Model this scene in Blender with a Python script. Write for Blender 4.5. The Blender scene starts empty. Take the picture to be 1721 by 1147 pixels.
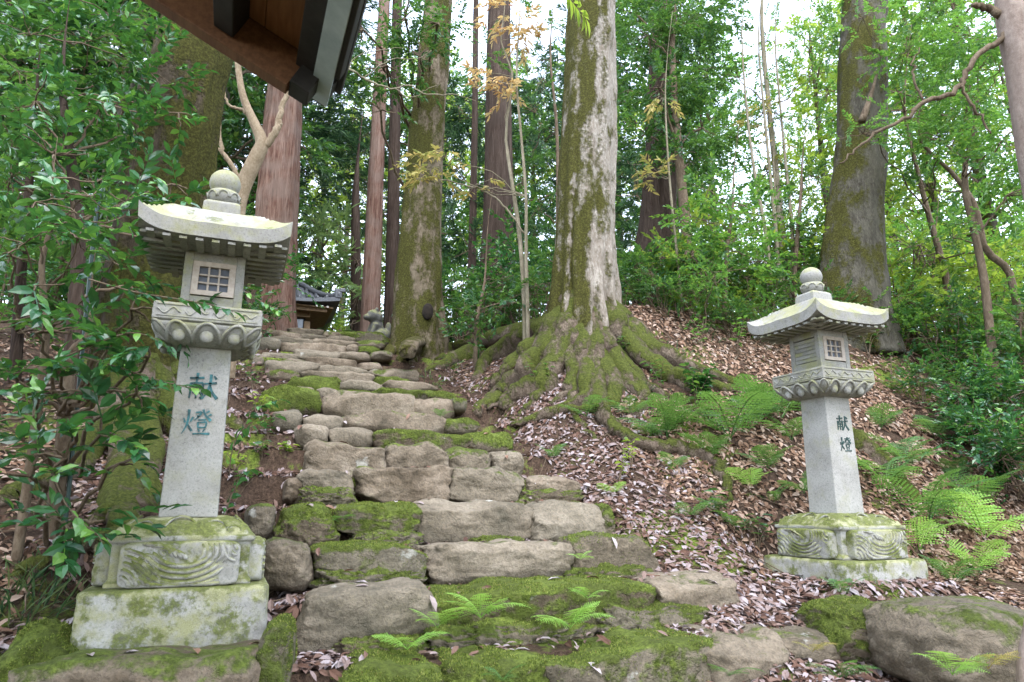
import bpy, math, random
import numpy as np
from mathutils import Vector, noise as mnoise

random.seed(7)
rng = np.random.RandomState(11)
scene = bpy.context.scene
C = scene.collection

# ------------------------------------------------------------------ camera, sky, sun, exposure
PITCH, YAW = math.radians(13.6), math.radians(22)
cam_data = bpy.data.cameras.new("camera")
cam_data.lens = 24.0
cam_data.sensor_width = 36.0
cam_data.clip_start = 0.05
cam_data.clip_end = 900
cam_data.dof.use_dof = True
cam_data.dof.focus_distance = 6.2
cam_data.dof.aperture_fstop = 5.6
cam = bpy.data.objects.new("camera", cam_data)
C.objects.link(cam)
cam.location = (0, 0, 0)                      # eye level is z = 0
cam.rotation_euler = (math.pi / 2 + PITCH, 0, -YAW)
scene.camera = cam

SUN_EL, SUN_AZ = math.radians(62), math.radians(190)     # azimuth from +Y towards +X
world = bpy.data.worlds.new("World")
scene.world = world
world.use_nodes = True
wt = world.node_tree
wt.nodes.clear()
sky = wt.nodes.new("ShaderNodeTexSky")
sky.sky_type = 'NISHITA'
sky.sun_disc = False
sky.sun_elevation = SUN_EL
sky.sun_rotation = SUN_AZ
sky.air_density = 1.0
sky.dust_density = 0.8
sky.ozone_density = 0.6
hsv = wt.nodes.new("ShaderNodeHueSaturation")            # thin white overcast
hsv.inputs['Saturation'].default_value = 0.55
bg = wt.nodes.new("ShaderNodeBackground")
bg.inputs['Strength'].default_value = 0.15
wo = wt.nodes.new("ShaderNodeOutputWorld")
wt.links.new(sky.outputs[0], hsv.inputs['Color'])
wt.links.new(hsv.outputs[0], bg.inputs['Color'])
wt.links.new(bg.outputs[0], wo.inputs['Surface'])

sd = bpy.data.lights.new("sun", 'SUN')
sd.energy = 0.6
sd.angle = math.radians(70)
sd.color = (1.0, 0.97, 0.93)
sun = bpy.data.objects.new("sun", sd)
C.objects.link(sun)
_sv = Vector((math.sin(SUN_AZ) * math.cos(SUN_EL), math.cos(SUN_AZ) * math.cos(SUN_EL), math.sin(SUN_EL)))
sun.rotation_euler = _sv.to_track_quat('Z', 'Y').to_euler()
sun.location = (0, 0, 40)

vs = scene.view_settings
vs.view_transform = 'Standard'
vs.look = 'None'
vs.exposure = 2.95
vs.gamma = 1.0
vs.use_curve_mapping = False
scene.cycles.max_bounces = 6
scene.cycles.diffuse_bounces = 2
scene.cycles.glossy_bounces = 2
scene.cycles.transmission_bounces = 4
scene.cycles.use_denoising = True

# ------------------------------------------------------------------ survey: photograph rays -> world points
FPX = 1147.0
_R = np.array([math.cos(YAW), -math.sin(YAW), 0])
_H = np.array([math.sin(YAW), math.cos(YAW), 0])
_F = _H * math.cos(PITCH) + np.array([0, 0, math.sin(PITCH)])
_U = -_H * math.sin(PITCH) + np.array([0, 0, math.cos(PITCH)])
def ray(x, y): return _F + _R * (x - 860.5) / FPX + _U * (573.5 - y) / FPX
def PY(x, y, Y): d = ray(x, y); return d * (Y / d[1])
def PD(x, y, D): d = ray(x, y); return d * (D / float(d @ _H))
def PZ(x, y, Z): d = ray(x, y); return d * (Z / d[2])
def mpp(D): return D * math.cos(PITCH) / FPX * 1.05      # metres per photo pixel at distance D

# ------------------------------------------------------------------ object helpers
def tag(o, label=None, cat=None, group=None, kind=None):
    if label: o['label'] = label
    if cat: o['category'] = cat
    if group: o['group'] = group
    if kind: o['kind'] = kind
    return o
def empty(name, loc=(0, 0, 0), label=None, cat=None, group=None):
    o = bpy.data.objects.new(name, None)
    o.empty_display_size = 0.1
    C.objects.link(o)
    o.location = Vector([float(v) for v in loc])
    return tag(o, label, cat, group)
def mesh_np(name, V, faces, smooth=True):
    """faces: list of index arrays (each n x k)"""
    me = bpy.data.meshes.new(name)
    V = np.asarray(V, np.float32)
    if not isinstance(faces, (list, tuple)): faces = [faces]
    faces = [np.asarray(f, np.int32) for f in faces if len(f)]
    nl = sum(f.size for f in faces); nf = sum(len(f) for f in faces)
    me.vertices.add(len(V)); me.vertices.foreach_set('co', V.ravel())
    me.loops.add(nl); me.loops.foreach_set('vertex_index', np.concatenate([f.ravel() for f in faces]))
    me.polygons.add(nf)
    tot = np.concatenate([np.full(len(f), f.shape[1], np.int32) for f in faces])
    st = np.concatenate([[0], np.cumsum(tot)[:-1]]).astype(np.int32)
    me.polygons.foreach_set('loop_start', st)
    try: me.polygons.foreach_set('loop_total', tot)
    except Exception: pass
    me.polygons.foreach_set('use_smooth', np.full(nf, smooth))
    me.update(calc_edges=True)
    me.validate()
    return me
def obj(name, me, mat=None, parent=None, loc=(0, 0, 0)):
    o = bpy.data.objects.new(name, me)
    C.objects.link(o)
    o.location = Vector([float(v) for v in loc])
    if mat is not None and not me.materials: me.materials.append(mat)
    if parent is not None: o.parent = parent
    return o
class MB:
    """collects pieces of one part"""
    def __init__(s): s.v = []; s.f = {}; s.n = 0
    def add(s, V, F):
        V = np.asarray(V, float); s.v.append(V)
        for k in (F if isinstance(F, list) else [F]):
            k = np.asarray(k, np.int64)
            if k.size: s.f.setdefault(k.shape[1], []).append(k + s.n)
        s.n += len(V)
        return s
    def box(s, c, h, rot=None, taper=1.0):
        q = np.array([(x, y, z) for z in (-1, 1) for y in (-1, 1) for x in (-1, 1)], float)
        q[4:, :2] *= taper
        q *= np.array(h)
        if rot is not None: q = q @ np.array(rot).T
        return s.add(q + np.array(c), np.array([(0, 2, 3, 1), (4, 5, 7, 6), (0, 1, 5, 4), (2, 6, 7, 3), (0, 4, 6, 2), (1, 3, 7, 5)]))
    def tube(s, P, r, seg=8, cap=True):
        V, F = tube_arrays(P, r, seg, cap); return s.add(V, F)
    def mesh(s, name, smooth=True):
        return mesh_np(name, np.concatenate(s.v), [np.concatenate(k) for k in s.f.values()], smooth)
    def build(s, name, mat, parent=None, loc=(0, 0, 0), smooth=True):
        return obj(name, s.mesh(name, smooth), mat, parent, loc)
def bevel(o, w=0.006, seg=2):
    m = o.modifiers.new('bevel', 'BEVEL'); m.width = w; m.segments = seg; m.limit_method = 'ANGLE'; m.angle_limit = math.radians(35)
    return o
def tube_arrays(P, r, seg=8, cap=True, rfun=None):
    P = np.asarray(P, float); n = len(P); r = np.broadcast_to(np.asarray(r, float), (n,))
    T = np.gradient(P, axis=0); T /= np.linalg.norm(T, axis=1, keepdims=True) + 1e-9
    up = np.array([0, 0, 1.0]) if abs(T[0, 2]) < .8 else np.array([1.0, 0, 0])
    A = np.zeros_like(P); B = np.zeros_like(P); a = np.cross(T[0], up); a /= np.linalg.norm(a)
    for i in range(n):
        a = a - T[i] * (a @ T[i]); a /= np.linalg.norm(a) + 1e-9
        A[i] = a; B[i] = np.cross(T[i], a)
    th = np.arange(seg) * 2 * math.pi / seg
    rr = np.repeat(r[:, None], seg, 1)
    if rfun is not None: rr = rr * rfun(np.linspace(0, 1, n)[:, None], th[None, :])
    V = P[:, None, :] + rr[..., None] * (np.cos(th)[None, :, None] * A[:, None, :] + np.sin(th)[None, :, None] * B[:, None, :])
    V = V.reshape(-1, 3)
    i = np.arange(n - 1)[:, None] * seg; j = np.arange(seg)[None, :]; k = (j + 1) % seg
    Q = np.stack([i + j, i + k, i + seg + k, i + seg + j], -1).reshape(-1, 4)
    F = [Q]
    if cap:
        V = np.vstack([V, P[0], P[-1]]); m = n * seg
        F.append(np.array([(m, (q + 1) % seg, q) for q in range(seg)] + [(m + 1, (n - 1) * seg + q, (n - 1) * seg + (q + 1) % seg) for q in range(seg)]))
    return V, F
def spline(P, n):
    """Catmull-Rom through rows of P (any columns)"""
    P = np.asarray(P, float)
    if len(P) < 3:
        t = np.linspace(0, 1, n)[:, None]; return P[0] * (1 - t) + P[-1] * t
    Q = np.vstack([2 * P[0] - P[1], P, 2 * P[-1] - P[-2]])
    t = np.linspace(0, len(P) - 1 - 1e-6, n); i = t.astype(int); u = (t - i)[:, None]
    a, b, c, d = Q[i], Q[i + 1], Q[i + 2], Q[i + 3]
    return .5 * (2 * b + (c - a) * u + (2 * a - 5 * b + 4 * c - d) * u ** 2 + (3 * b - a - 3 * c + d) * u ** 3)
def fbm(V, scale, seed=0.0, oct=3):
    return np.array([mnoise.fractal(Vector((v[0] * scale + seed, v[1] * scale - seed, v[2] * scale + 2 * seed)), 1.0, 2.0, oct) for v in V])

# ------------------------------------------------------------------ procedural materials
def new_mat(name):
    m = bpy.data.materials.new(name); m.use_nodes = True
    nt = m.node_tree; nt.nodes.clear()
    return m, nt
def nd(nt, typ, ins=None, **props):
    n = nt.nodes.new(typ)
    for k, v in props.items(): setattr(n, k, v)
    for k, v in (ins or {}).items():
        s = n.inputs[k]
        if isinstance(v, bpy.types.NodeSocket): nt.links.new(v, s)
        else: s.default_value = v
    return n
def rgb(c): return (c[0], c[1], c[2], 1.0)
def mixc(nt, f, a, b, mode='MIX'):
    n = nt.nodes.new('ShaderNodeMix'); n.data_type = 'RGBA'; n.blend_type = mode
    for i, v in ((0, f), (6, a), (7, b)):
        if isinstance(v, bpy.types.NodeSocket): nt.links.new(v, n.inputs[i])
        elif i == 0: n.inputs[0].default_value = v
        else: n.inputs[i].default_value = rgb(v)
    return n.outputs[2]
def mth(nt, op, a, b=0.0, c=0.0, clamp=False):
    n = nt.nodes.new('ShaderNodeMath'); n.operation = op; n.use_clamp = clamp
    for i, v in enumerate((a, b, c)):
        if isinstance(v, bpy.types.NodeSocket): nt.links.new(v, n.inputs[i])
        else: n.inputs[i].default_value = v
    return n.outputs[0]
def ramp(nt, f, stops):
    n = nt.nodes.new('ShaderNodeValToRGB'); e = n.color_ramp.elements
    while len(e) < len(stops): e.new(0.5)
    for k, (p, c) in zip(e, stops): k.position = p; k.color = rgb(c)
    nt.links.new(f, n.inputs[0]); return n.outputs[0]
def noise(nt, vec, scale, detail=4, rough=.55, dist=0.0):
    return nd(nt, 'ShaderNodeTexNoise', {'Vector': vec, 'Scale': scale, 'Detail': detail, 'Roughness': rough, 'Distortion': dist}).outputs['Fac']
def coords(nt, scale=(1, 1, 1), rnd=True, world=False):
    if world: v = nd(nt, 'ShaderNodeNewGeometry').outputs['Position']
    else: v = nd(nt, 'ShaderNodeTexCoord').outputs['Object']
    m = nd(nt, 'ShaderNodeVectorMath', {0: v, 1: scale}, operation='MULTIPLY').outputs[0]
    if rnd and not world:
        r = nd(nt, 'ShaderNodeObjectInfo').outputs['Random']
        m = nd(nt, 'ShaderNodeVectorMath', {0: m, 1: mth(nt, 'MULTIPLY', r, 37.0)}, operation='ADD').outputs[0]
    return m
def step(nt, v, lo, hi):
    return nd(nt, 'ShaderNodeMapRange', {0: v, 1: lo, 2: hi, 3: 0.0, 4: 1.0}, interpolation_type='SMOOTHSTEP').outputs[0]
def nz(nt):
    g = nd(nt, 'ShaderNodeNewGeometry').outputs['Normal']
    return nd(nt, 'ShaderNodeSeparateXYZ', {0: g}).outputs[2]
def finish(nt, col, rough=.85, bump=None, bstr=.3, bdist=.02, spec=.3):
    ins = {'Base Color': col, 'Roughness': rough, 'Specular IOR Level': spec}
    if bump is not None:
        ins['Normal'] = nd(nt, 'ShaderNodeBump', {'Height': bump, 'Strength': bstr, 'Distance': bdist}).outputs[0]
    p = nd(nt, 'ShaderNodeBsdfPrincipled', ins)
    nt.links.new(p.outputs[0], nd(nt, 'ShaderNodeOutputMaterial').inputs[0])
MOSS = [(.28, (.030, .038, .009)), (.46, (.085, .115, .020)), (.62, (.16, .205, .038)), (.82, (.29, .335, .085))]
MOSS_DARK = [(.25, (.013, .013, .004)), (.46, (.040, .039, .009)), (.62, (.085, .082, .02)), (.85, (.16, .155, .045))]

def mat_stone():
    m, nt = new_mat("mossy_stair_stone")
    co = coords(nt)
    oi = nd(nt, 'ShaderNodeObjectInfo')
    mo = nd(nt, 'ShaderNodeSeparateColor', {0: oi.outputs['Color']}).outputs[0]
    n1, n2, n3 = noise(nt, co, 2.6, 4), noise(nt, co, 9, 6, .65), noise(nt, co, 60, 4, .7)
    base = ramp(nt, mth(nt, 'MULTIPLY_ADD', n2, .45, mth(nt, 'MULTIPLY', n1, .6)), [(.37, (.045, .034, .022)), (.46, (.115, .088, .062)), (.56, (.195, .155, .115)), (.70, (.30, .25, .195))])
    base = mixc(nt, mth(nt, 'MULTIPLY', oi.outputs['Random'], .55), base, (.165, .155, .12))
    sp = ramp(nt, n3, [(.3, (.55, .55, .55)), (.5, (.95, .95, .95)), (.7, (1.25, 1.22, 1.15))])
    base = mixc(nt, .8, base, sp, 'MULTIPLY')
    lich = step(nt, noise(nt, co, 5.0, 5, .6), .66, .72)
    base = mixc(nt, mth(nt, 'MULTIPLY', lich, .6), base, (.42, .42, .38))
    k = mth(nt, 'MULTIPLY_ADD', nz(nt), .42, mth(nt, 'MULTIPLY', n2, 1.5))
    k = mth(nt, 'ADD', k, mth(nt, 'MULTIPLY', mo, 1.0))
    k = mth(nt, 'ADD', k, mth(nt, 'MULTIPLY', mth(nt, 'SUBTRACT', n1, .5), 1.1))
    ms = step(nt, k, 1.36, 1.66)
    mossc = ramp(nt, noise(nt, co, 45, 5, .75), MOSS)
    mossc = mixc(nt, step(nt, noise(nt, co, 4, 3), .35, .65), mixc(nt, .65, mossc, (.045, .055, .012)), mossc)
    col = mixc(nt, ms, base, mossc)
    rid = mth(nt, 'ABSOLUTE', mth(nt, 'SUBTRACT', noise(nt, co, 6.5, 7, .62, .6), .5))
    crk = step(nt, rid, .0, .05)                            # thin cracks and pits
    col = mixc(nt, mth(nt, 'MULTIPLY', mth(nt, 'SUBTRACT', 1.0, crk), .10), col, (.05, .042, .03))
    b = mth(nt, 'ADD', mth(nt, 'MULTIPLY', n2, .7), mth(nt, 'MULTIPLY', n3, .4))
    b = mth(nt, 'ADD', b, mth(nt, 'MULTIPLY', crk, .10))
    b = mth(nt, 'ADD', b, mth(nt, 'MULTIPLY', ms, mth(nt, 'MULTIPLY_ADD', noise(nt, co, 70, 3, .8), 1.3, .3)))
    finish(nt, col, .9, b, .8, .03, .15)
    return m
def mat_granite(name, moss_bias=0.0, algae=.5, tone=1.0, top=0.2, al0=.50):
    m, nt = new_mat(name)
    co = coords(nt, rnd=False)
    oi = nd(nt, 'ShaderNodeObjectInfo').outputs['Random']
    co = nd(nt, 'ShaderNodeVectorMath', {0: co, 1: mth(nt, 'MULTIPLY', oi, 9.0)}, operation='ADD').outputs[0]
    n1 = noise(nt, co, 3.5, 5, .6); n3 = noise(nt, co, 95, 4, .85); n4 = noise(nt, co, 260, 2, .8)
    base = ramp(nt, n1, [(.3, tuple(tone * v for v in (.34, .33, .30))), (.55, tuple(tone * v for v in (.50, .49, .46))), (.75, tuple(tone * v for v in (.58, .57, .54)))])
    spk = ramp(nt, n3, [(.34, (.34, .34, .38)), (.45, (.92, .92, .92)), (.62, (1.05, 1.05, 1.05)), (.75, (1.25, 1.25, 1.22))])
    base = mixc(nt, .75, base, spk, 'MULTIPLY')
    al = step(nt, mth(nt, 'ADD', noise(nt, co, 6.5, 6, .7), mth(nt, 'MULTIPLY', nz(nt), top)), al0, al0 + .22)
    base = mixc(nt, mth(nt, 'MULTIPLY', al, algae), base, ramp(nt, n4, [(.3, (.16, .16, .06)), (.7, (.33, .33, .17))]))
    k = mth(nt, 'ADD', mth(nt, 'MULTIPLY', nz(nt), .12), noise(nt, co, 7.5, 6, .7))
    k = mth(nt, 'MULTIPLY_ADD', mth(nt, 'SUBTRACT', noise(nt, co, 38, 4, .7), .5), .35, k)
    ms = mth(nt, 'MULTIPLY', step(nt, mth(nt, 'ADD', k, moss_bias), .57, .72), .9)
    col = mixc(nt, ms, base, ramp(nt, noise(nt, co, 60, 4, .75), [(.28, (.026, .030, .008)), (.46, (.07, .085, .018)), (.62, (.13, .15, .035)), (.82, (.24, .26, .085))]))
    dk = step(nt, noise(nt, co, 9.5, 6, .75), .55, .72)
    col = mixc(nt, mth(nt, 'MULTIPLY', dk, .6), col, (.13, .125, .105))
    b = mth(nt, 'ADD', mth(nt, 'MULTIPLY', n3, .25), mth(nt, 'MULTIPLY', ms, noise(nt, co, 90, 3, .8)))
    b = mth(nt, 'ADD', b, mth(nt, 'MULTIPLY', noise(nt, co, 22, 4, .6), .5))
    finish(nt, col, .88, b, .45, .012, .2)
    return m
def mat_bark(name, cols, stretch, moss=0.0, mossdir=None, lichen=0.0, bstr=.8, mosscols=MOSS_DARK, bd=.03, fine=1.0, mdw=.13):
    m, nt = new_mat(name)
    co = coords(nt, (1, 1, stretch))
    iso = coords(nt)
    n1 = noise(nt, co, 14 * fine, 6, .65); n2 = noise(nt, co, 55 * fine, 4, .7); n3 = noise(nt, iso, 2.2, 5, .6)
    base = ramp(nt, mth(nt, 'MULTIPLY_ADD', n2, .5, mth(nt, 'MULTIPLY', n1, .55)), [(.36, cols[0]), (.50, cols[1]), (.64, cols[2])])
    base = mixc(nt, step(nt, n3, .4, .62), base, mixc(nt, .5, base, cols[3]))
    if lichen:
        L = step(nt, mth(nt, 'ADD', mth(nt, 'MULTIPLY', noise(nt, coords(nt, (1, 1, .45)), 5.5, 6, .68), .75), mth(nt, 'MULTIPLY', noise(nt, iso, 30, 4, .7), .25)), .52 - .1 * lichen, .56 - .1 * lichen)
        zl = nd(nt, 'ShaderNodeSeparateXYZ', {0: nd(nt, 'ShaderNodeTexCoord').outputs['Object']}).outputs[2]
        L = mth(nt, 'MULTIPLY', L, step(nt, mth(nt, 'MULTIPLY_ADD', n3, 1.6, zl), 1.3, 2.9))
        base = mixc(nt, mth(nt, 'MULTIPLY', L, .85), base, ramp(nt, n2, [(.32, (.20, .175, .15)), (.5, (.22, .195, .165)), (.66, (.37, .345, .31))]))
    b = mth(nt, 'ADD', n1, mth(nt, 'MULTIPLY', n2, .5))
    col = base
    if moss:
        k = mth(nt, 'ADD', mth(nt, 'MULTIPLY', noise(nt, coords(nt, (1, 1, .5)), 3.6, 6, .66), 1.0), mth(nt, 'MULTIPLY', noise(nt, iso, 22, 4, .7), .28))
        if mossdir is not None:
            g = nd(nt, 'ShaderNodeNewGeometry').outputs['Normal']
            dp = nd(nt, 'ShaderNodeVectorMath', {0: g, 1: mossdir}, operation='DOT_PRODUCT').outputs['Value']
            k = mth(nt, 'MULTIPLY_ADD', dp, mdw, k)
        zz = nd(nt, 'ShaderNodeSeparateXYZ', {0: iso}).outputs[2]
        ms = step(nt, mth(nt, 'ADD', k, moss - .5), .57, .72)
        mc = ramp(nt, noise(nt, iso, 48, 5, .75), mosscols)
        col = mixc(nt, ms, base, mc)
        b = mth(nt, 'ADD', b, mth(nt, 'MULTIPLY', ms, mth(nt, 'MULTIPLY_ADD', noise(nt, iso, 75, 3, .8), .9, .5)))
    finish(nt, col, .92, b, bstr, bd, .12)
    return m
def mat_leaf(name, stops, rough=.38, trans=.35, spec=.5, tcol=None):
    m, nt = new_mat(name)
    r = nd(nt, 'ShaderNodeNewGeometry').outputs['Random Per Island']
    r = mth(nt, 'FRACT', mth(nt, 'ADD', r, nd(nt, 'ShaderNodeObjectInfo').outputs['Random']))
    col = ramp(nt, r, stops)
    tc = mixc(nt, .55, col, tcol) if tcol else col
    p = nd(nt, 'ShaderNodeBsdfPrincipled', {'Base Color': col, 'Roughness': rough, 'Specular IOR Level': spec})
    t = nd(nt, 'ShaderNodeBsdfTranslucent', {'Color': tc})
    mx = nd(nt, 'ShaderNodeMixShader', {0: trans, 1: p.outputs[0], 2: t.outputs[0]})
    nt.links.new(mx.outputs[0], nd(nt, 'ShaderNodeOutputMaterial').inputs[0])
    return m
def mat_plain(name, c1, c2, scale=20, rough=.7, bstr=.2, spec=.3, stretch=(1, 1, 1)):
    m, nt = new_mat(name)
    co = coords(nt, stretch)
    n = noise(nt, co, scale, 5, .65)
    finish(nt, ramp(nt, n, [(.35, c1), (.65, c2)]), rough, n, bstr, .01, spec)
    return m
def mat_soil():
    m, nt = new_mat("forest_soil")
    co = coords(nt, world=True)
    n1, n2, n3 = noise(nt, co, 1.1, 5, .6), noise(nt, co, 9, 6, .7), noise(nt, co, 55, 5, .75)
    base = ramp(nt, n3, [(.32, (.020, .013, .009)), (.5, (.055, .036, .025)), (.68, (.115, .077, .053))])
    base = mixc(nt, step(nt, n2, .45, .62), base, mixc(nt, .5, base, (.10, .066, .048)))
    ms = step(nt, mth(nt, 'MULTIPLY_ADD', n1, .7, mth(nt, 'MULTIPLY', n2, .5)), .63, .71)
    col = mixc(nt, ms, base, ramp(nt, noise(nt, co, 60, 4, .75), MOSS))
    b = mth(nt, 'ADD', mth(nt, 'MULTIPLY', n2, .6), mth(nt, 'MULTIPLY', n3, .5))
    finish(nt, col, .95, b, 1.0, .04, .1)
    return m

M = {}
M['stone'] = mat_stone()
M['granite'] = mat_granite("granite_shaft", -.22, .35, .66, 0)
M['granite_roof'] = mat_granite("granite_weathered", -.08, .8, .58, .10, .44)
M['granite_base'] = mat_granite("granite_mossy_base", .09, .85, .70, .2, .42)
M['soil'] = mat_soil()
M['bark_big'] = mat_bark("pale_mossy_bark", [(.09, .075, .06), (.20, .17, .14), (.33, .30, .26), (.17, .14, .11)], .35, .50, (-.95, .1, -.1), .62, .7)
M['bark_moss'] = mat_bark("moss_covered_bark", [(.05, .038, .027), (.13, .10, .07), (.22, .18, .13), (.11, .09, .06)], .4, .53, (-.5, -.1, .3), .0, .8)
M['bark_dark'] = mat_bark("dark_mossy_bark", [(.022, .017, .012), (.05, .038, .026), (.095, .074, .052), (.045, .035, .025)], .4, .60, (.6, .2, .4), .0, .9)
M['bark_grey'] = mat_bark("grey_green_bark", [(.028, .025, .019), (.06, .054, .042), (.11, .10, .08), (.085, .08, .058)], .35, .41, (-.9, 0, .2), .0, .6)
M['bark_root'] = mat_bark("mossy_root_bark", [(.035, .026, .019), (.10, .075, .055), (.20, .16, .12), (.12, .09, .07)], .8, .47, (0, 0, 1.3), .0, 1.0, [(.26, (.026, .030, .008)), (.48, (.065, .078, .016)), (.68, (.125, .14, .03)), (.88, (.22, .23, .06))])
M['bark_cedar'] = mat_bark("red_cedar_bark", [(.034, .017, .012), (.11, .058, .042), (.205, .135, .105), (.17, .13, .108)], .06, 0, None, 0, 1.0, bd=.04)
M['bark_cedar_dark'] = mat_bark("brown_cedar_bark", [(.016, .011, .009), (.045, .030, .023), (.09, .066, .052), (.05, .036, .029)], .07, 0, None, 0, 1.0, bd=.04)
M['bark_tan'] = mat_bark("smooth_tan_bark", [(.16, .115, .07), (.25, .19, .125), (.34, .27, .19), (.2, .155, .105)], .7, 0, None, 0, .5)
M['bark_pink'] = mat_bark("smooth_pinkish_bark", [(.15, .11, .09), (.24, .185, .155), (.33, .27, .23), (.2, .155, .13)], .6, 0, None, .0, .3)
M['twig'] = mat_bark("brown_twig_bark", [(.05, .035, .025), (.11, .08, .055), (.18, .14, .10), (.1, .075, .05)], .4, 0, None, 0, .4)
M['twig_pale'] = mat_bark("pale_sapling_bark", [(.10, .085, .06), (.18, .155, .11), (.26, .23, .17), (.14, .13, .08)], .4, 0, None, 0, .3)
YG = (.32, .48, .03)
M['leaf_gloss'] = mat_leaf("glossy_evergreen_leaf", [(0, (.008, .042, .018)), (.4, (.020, .090, .032)), (.8, (.045, .155, .045)), (.93, (.14, .29, .05))], .26, .26, .65, (.10, .26, .02))
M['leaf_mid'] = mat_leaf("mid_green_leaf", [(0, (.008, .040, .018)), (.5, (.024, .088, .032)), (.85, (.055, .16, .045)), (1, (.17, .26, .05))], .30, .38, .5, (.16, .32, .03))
YG = (.22, .44, .045)
M['leaf_bright'] = mat_leaf("bright_green_leaf", [(0, (.016, .068, .024)), (.5, (.044, .135, .036)), (.85, (.10, .22, .048)), (1, (.25, .32, .055))], .4, .5, .45, YG)
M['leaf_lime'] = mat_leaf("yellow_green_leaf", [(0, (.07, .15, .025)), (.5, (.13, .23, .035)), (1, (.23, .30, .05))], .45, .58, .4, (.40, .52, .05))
M['leaf_orange'] = mat_leaf("orange_autumn_leaf", [(0, (.44, .26, .09)), (.45, (.54, .38, .15)), (.8, (.56, .44, .20)), (1, (.40, .18, .08))], .5, .45, .3)
M['leaf_yellow'] = mat_leaf("yellow_autumn_leaf", [(0, (.20, .23, .06)), (.5, (.37, .33, .09)), (.85, (.46, .34, .12)), (1, (.25, .27, .07))], .5, .45, .3)
M['needle'] = mat_leaf("dark_cedar_needle", [(0, (.012, .040, .018)), (.5, (.034, .086, .034)), (1, (.09, .17, .06))], .5, .32, .3)
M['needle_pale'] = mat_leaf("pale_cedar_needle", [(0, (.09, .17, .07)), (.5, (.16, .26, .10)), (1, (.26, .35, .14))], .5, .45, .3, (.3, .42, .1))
M['fern'] = mat_leaf("fern_green", [(0, (.035, .105, .03)), (.5, (.065, .155, .045)), (1, (.12, .22, .065))], .5, .42, .3, (.22, .40, .05))
M['fern_light'] = mat_leaf("light_fern_green", [(0, (.15, .33, .05)), (.5, (.22, .42, .08)), (1, (.32, .50, .12))], .5, .45, .3, (.35, .52, .08))
M['grass'] = mat_leaf("grass_blade", [(0, (.02, .06, .025)), (.6, (.05, .11, .03)), (1, (.16, .19, .07))], .5, .3, .3)
M['litter'] = mat_leaf("fallen_leaf_litter", [(0, (.045, .024, .018)), (.25, (.11, .060, .042)), (.45, (.16, .105, .085)), (.62, (.18, .13, .115)), (.82, (.25, .20, .20)), (1, (.32, .285, .295))], .75, .05, .15)
M['litter_brown'] = mat_leaf("brown_slope_litter", [(0, (.055, .030, .020)), (.3, (.13, .075, .048)), (.6, (.215, .135, .09)), (.85, (.31, .22, .165)), (1, (.36, .29, .25))], .8, .05, .12)
M['ink'] = mat_plain("green_black_inscription", (.012, .03, .03), (.035, .085, .075), 60, .7, .1)
M['ink_blue'] = mat_plain("teal_worn_inscription", (.02, .04, .042), (.06, .20, .22), 26, .7, .1)
M['wood_frame'] = mat_plain("pale_window_wood", (.33, .28, .235), (.44, .38, .33), 40, .7, .2)
M['wood_eave'] = mat_plain("brown_eave_timber", (.10, .042, .018), (.17, .08, .036), 9, .55, .12, .3, (6, .6, 6))
M['wood_eave_light'] = mat_plain("orange_eave_board", (.17, .075, .028), (.25, .12, .05), 9, .55, .12, .3, (6, .6, 6))
M['wood_dark'] = mat_plain("blackened_eave_timber", (.010, .009, .008), (.024, .021, .019), 12, .6, .15)
M['metal_edge'] = mat_plain("blue_grey_drip_edge", (.30, .37, .39), (.42, .50, .51), 8, .5, .05)
M['tile'] = mat_plain("grey_roof_tile", (.06, .065, .075), (.13, .135, .15), 30, .35, .1, .6)
M['shrine_wood'] = mat_plain("honey_shrine_timber", (.17, .105, .055), (.27, .175, .095), 14, .6, .1)
M['white'] = mat_plain("white_paint", (.55, .53, .48), (.68, .66, .6), 30, .7, .1)
M['statue'] = mat_granite("grey_green_statue_stone", .0, .7, .24, .2)
M['pole'] = mat_plain("dark_green_coating", (.012, .028, .024), (.025, .05, .042), 20, .4, .05)
M['hollow'] = mat_plain("hollow_shade", (.008, .006, .004), (.02, .014, .009), 20, .95, .3)  # near-black colour painted for the shade inside the trunk hole
def mat_glass():
    m, nt = new_mat("window_glass")
    p = nd(nt, 'ShaderNodeBsdfPrincipled', {'Base Color': rgb((.13, .145, .175)), 'Roughness': .12, 'Specular IOR Level': .6})
    nt.links.new(p.outputs[0], nd(nt, 'ShaderNodeOutputMaterial').inputs[0]); return m
M['glass'] = mat_glass()

# ------------------------------------------------------------------ terrain
ROWS = [('A', 2.90, -.61), ('B', 3.40, -.395), ('C', 3.85, -.20), ('D', 4.30, .01), ('E', 4.75, .24), ('F', 5.20, .45), ('G', 5.60, .60), ('H', 6.0, .80),
        ('I', 6.4, 1.03), ('J', 6.8, 1.14), ('K', 7.2, 1.30), ('L', 7.6, 1.45), ('M', 8.0, 1.61), ('N', 8.4, 1.79), ('O', 8.8, 1.96), ('P', 9.3, 2.15),
        ('Q', 9.8, 2.34), ('R', 10.4, 2.55), ('S', 11.0, 2.74)]
RY = np.array([r[1] for r in ROWS]); RZ = np.array([r[2] for r in ROWS])
ROWY = {r[0]: r[1] for r in ROWS}
def sst(x, a, b): t = np.clip((x - a) / (b - a), 0, 1); return t * t * (3 - 2 * t)
def hs_smooth(Y):
    return np.interp(Y, [-60, -3, 0.5, 2.3, 2.9, *RY[1:], 12.5, 30, 120], [-3, -1.9, -1.5, -1.0, -.78, *(RZ[1:] - .16), 2.76, 3.2, 8])
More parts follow.
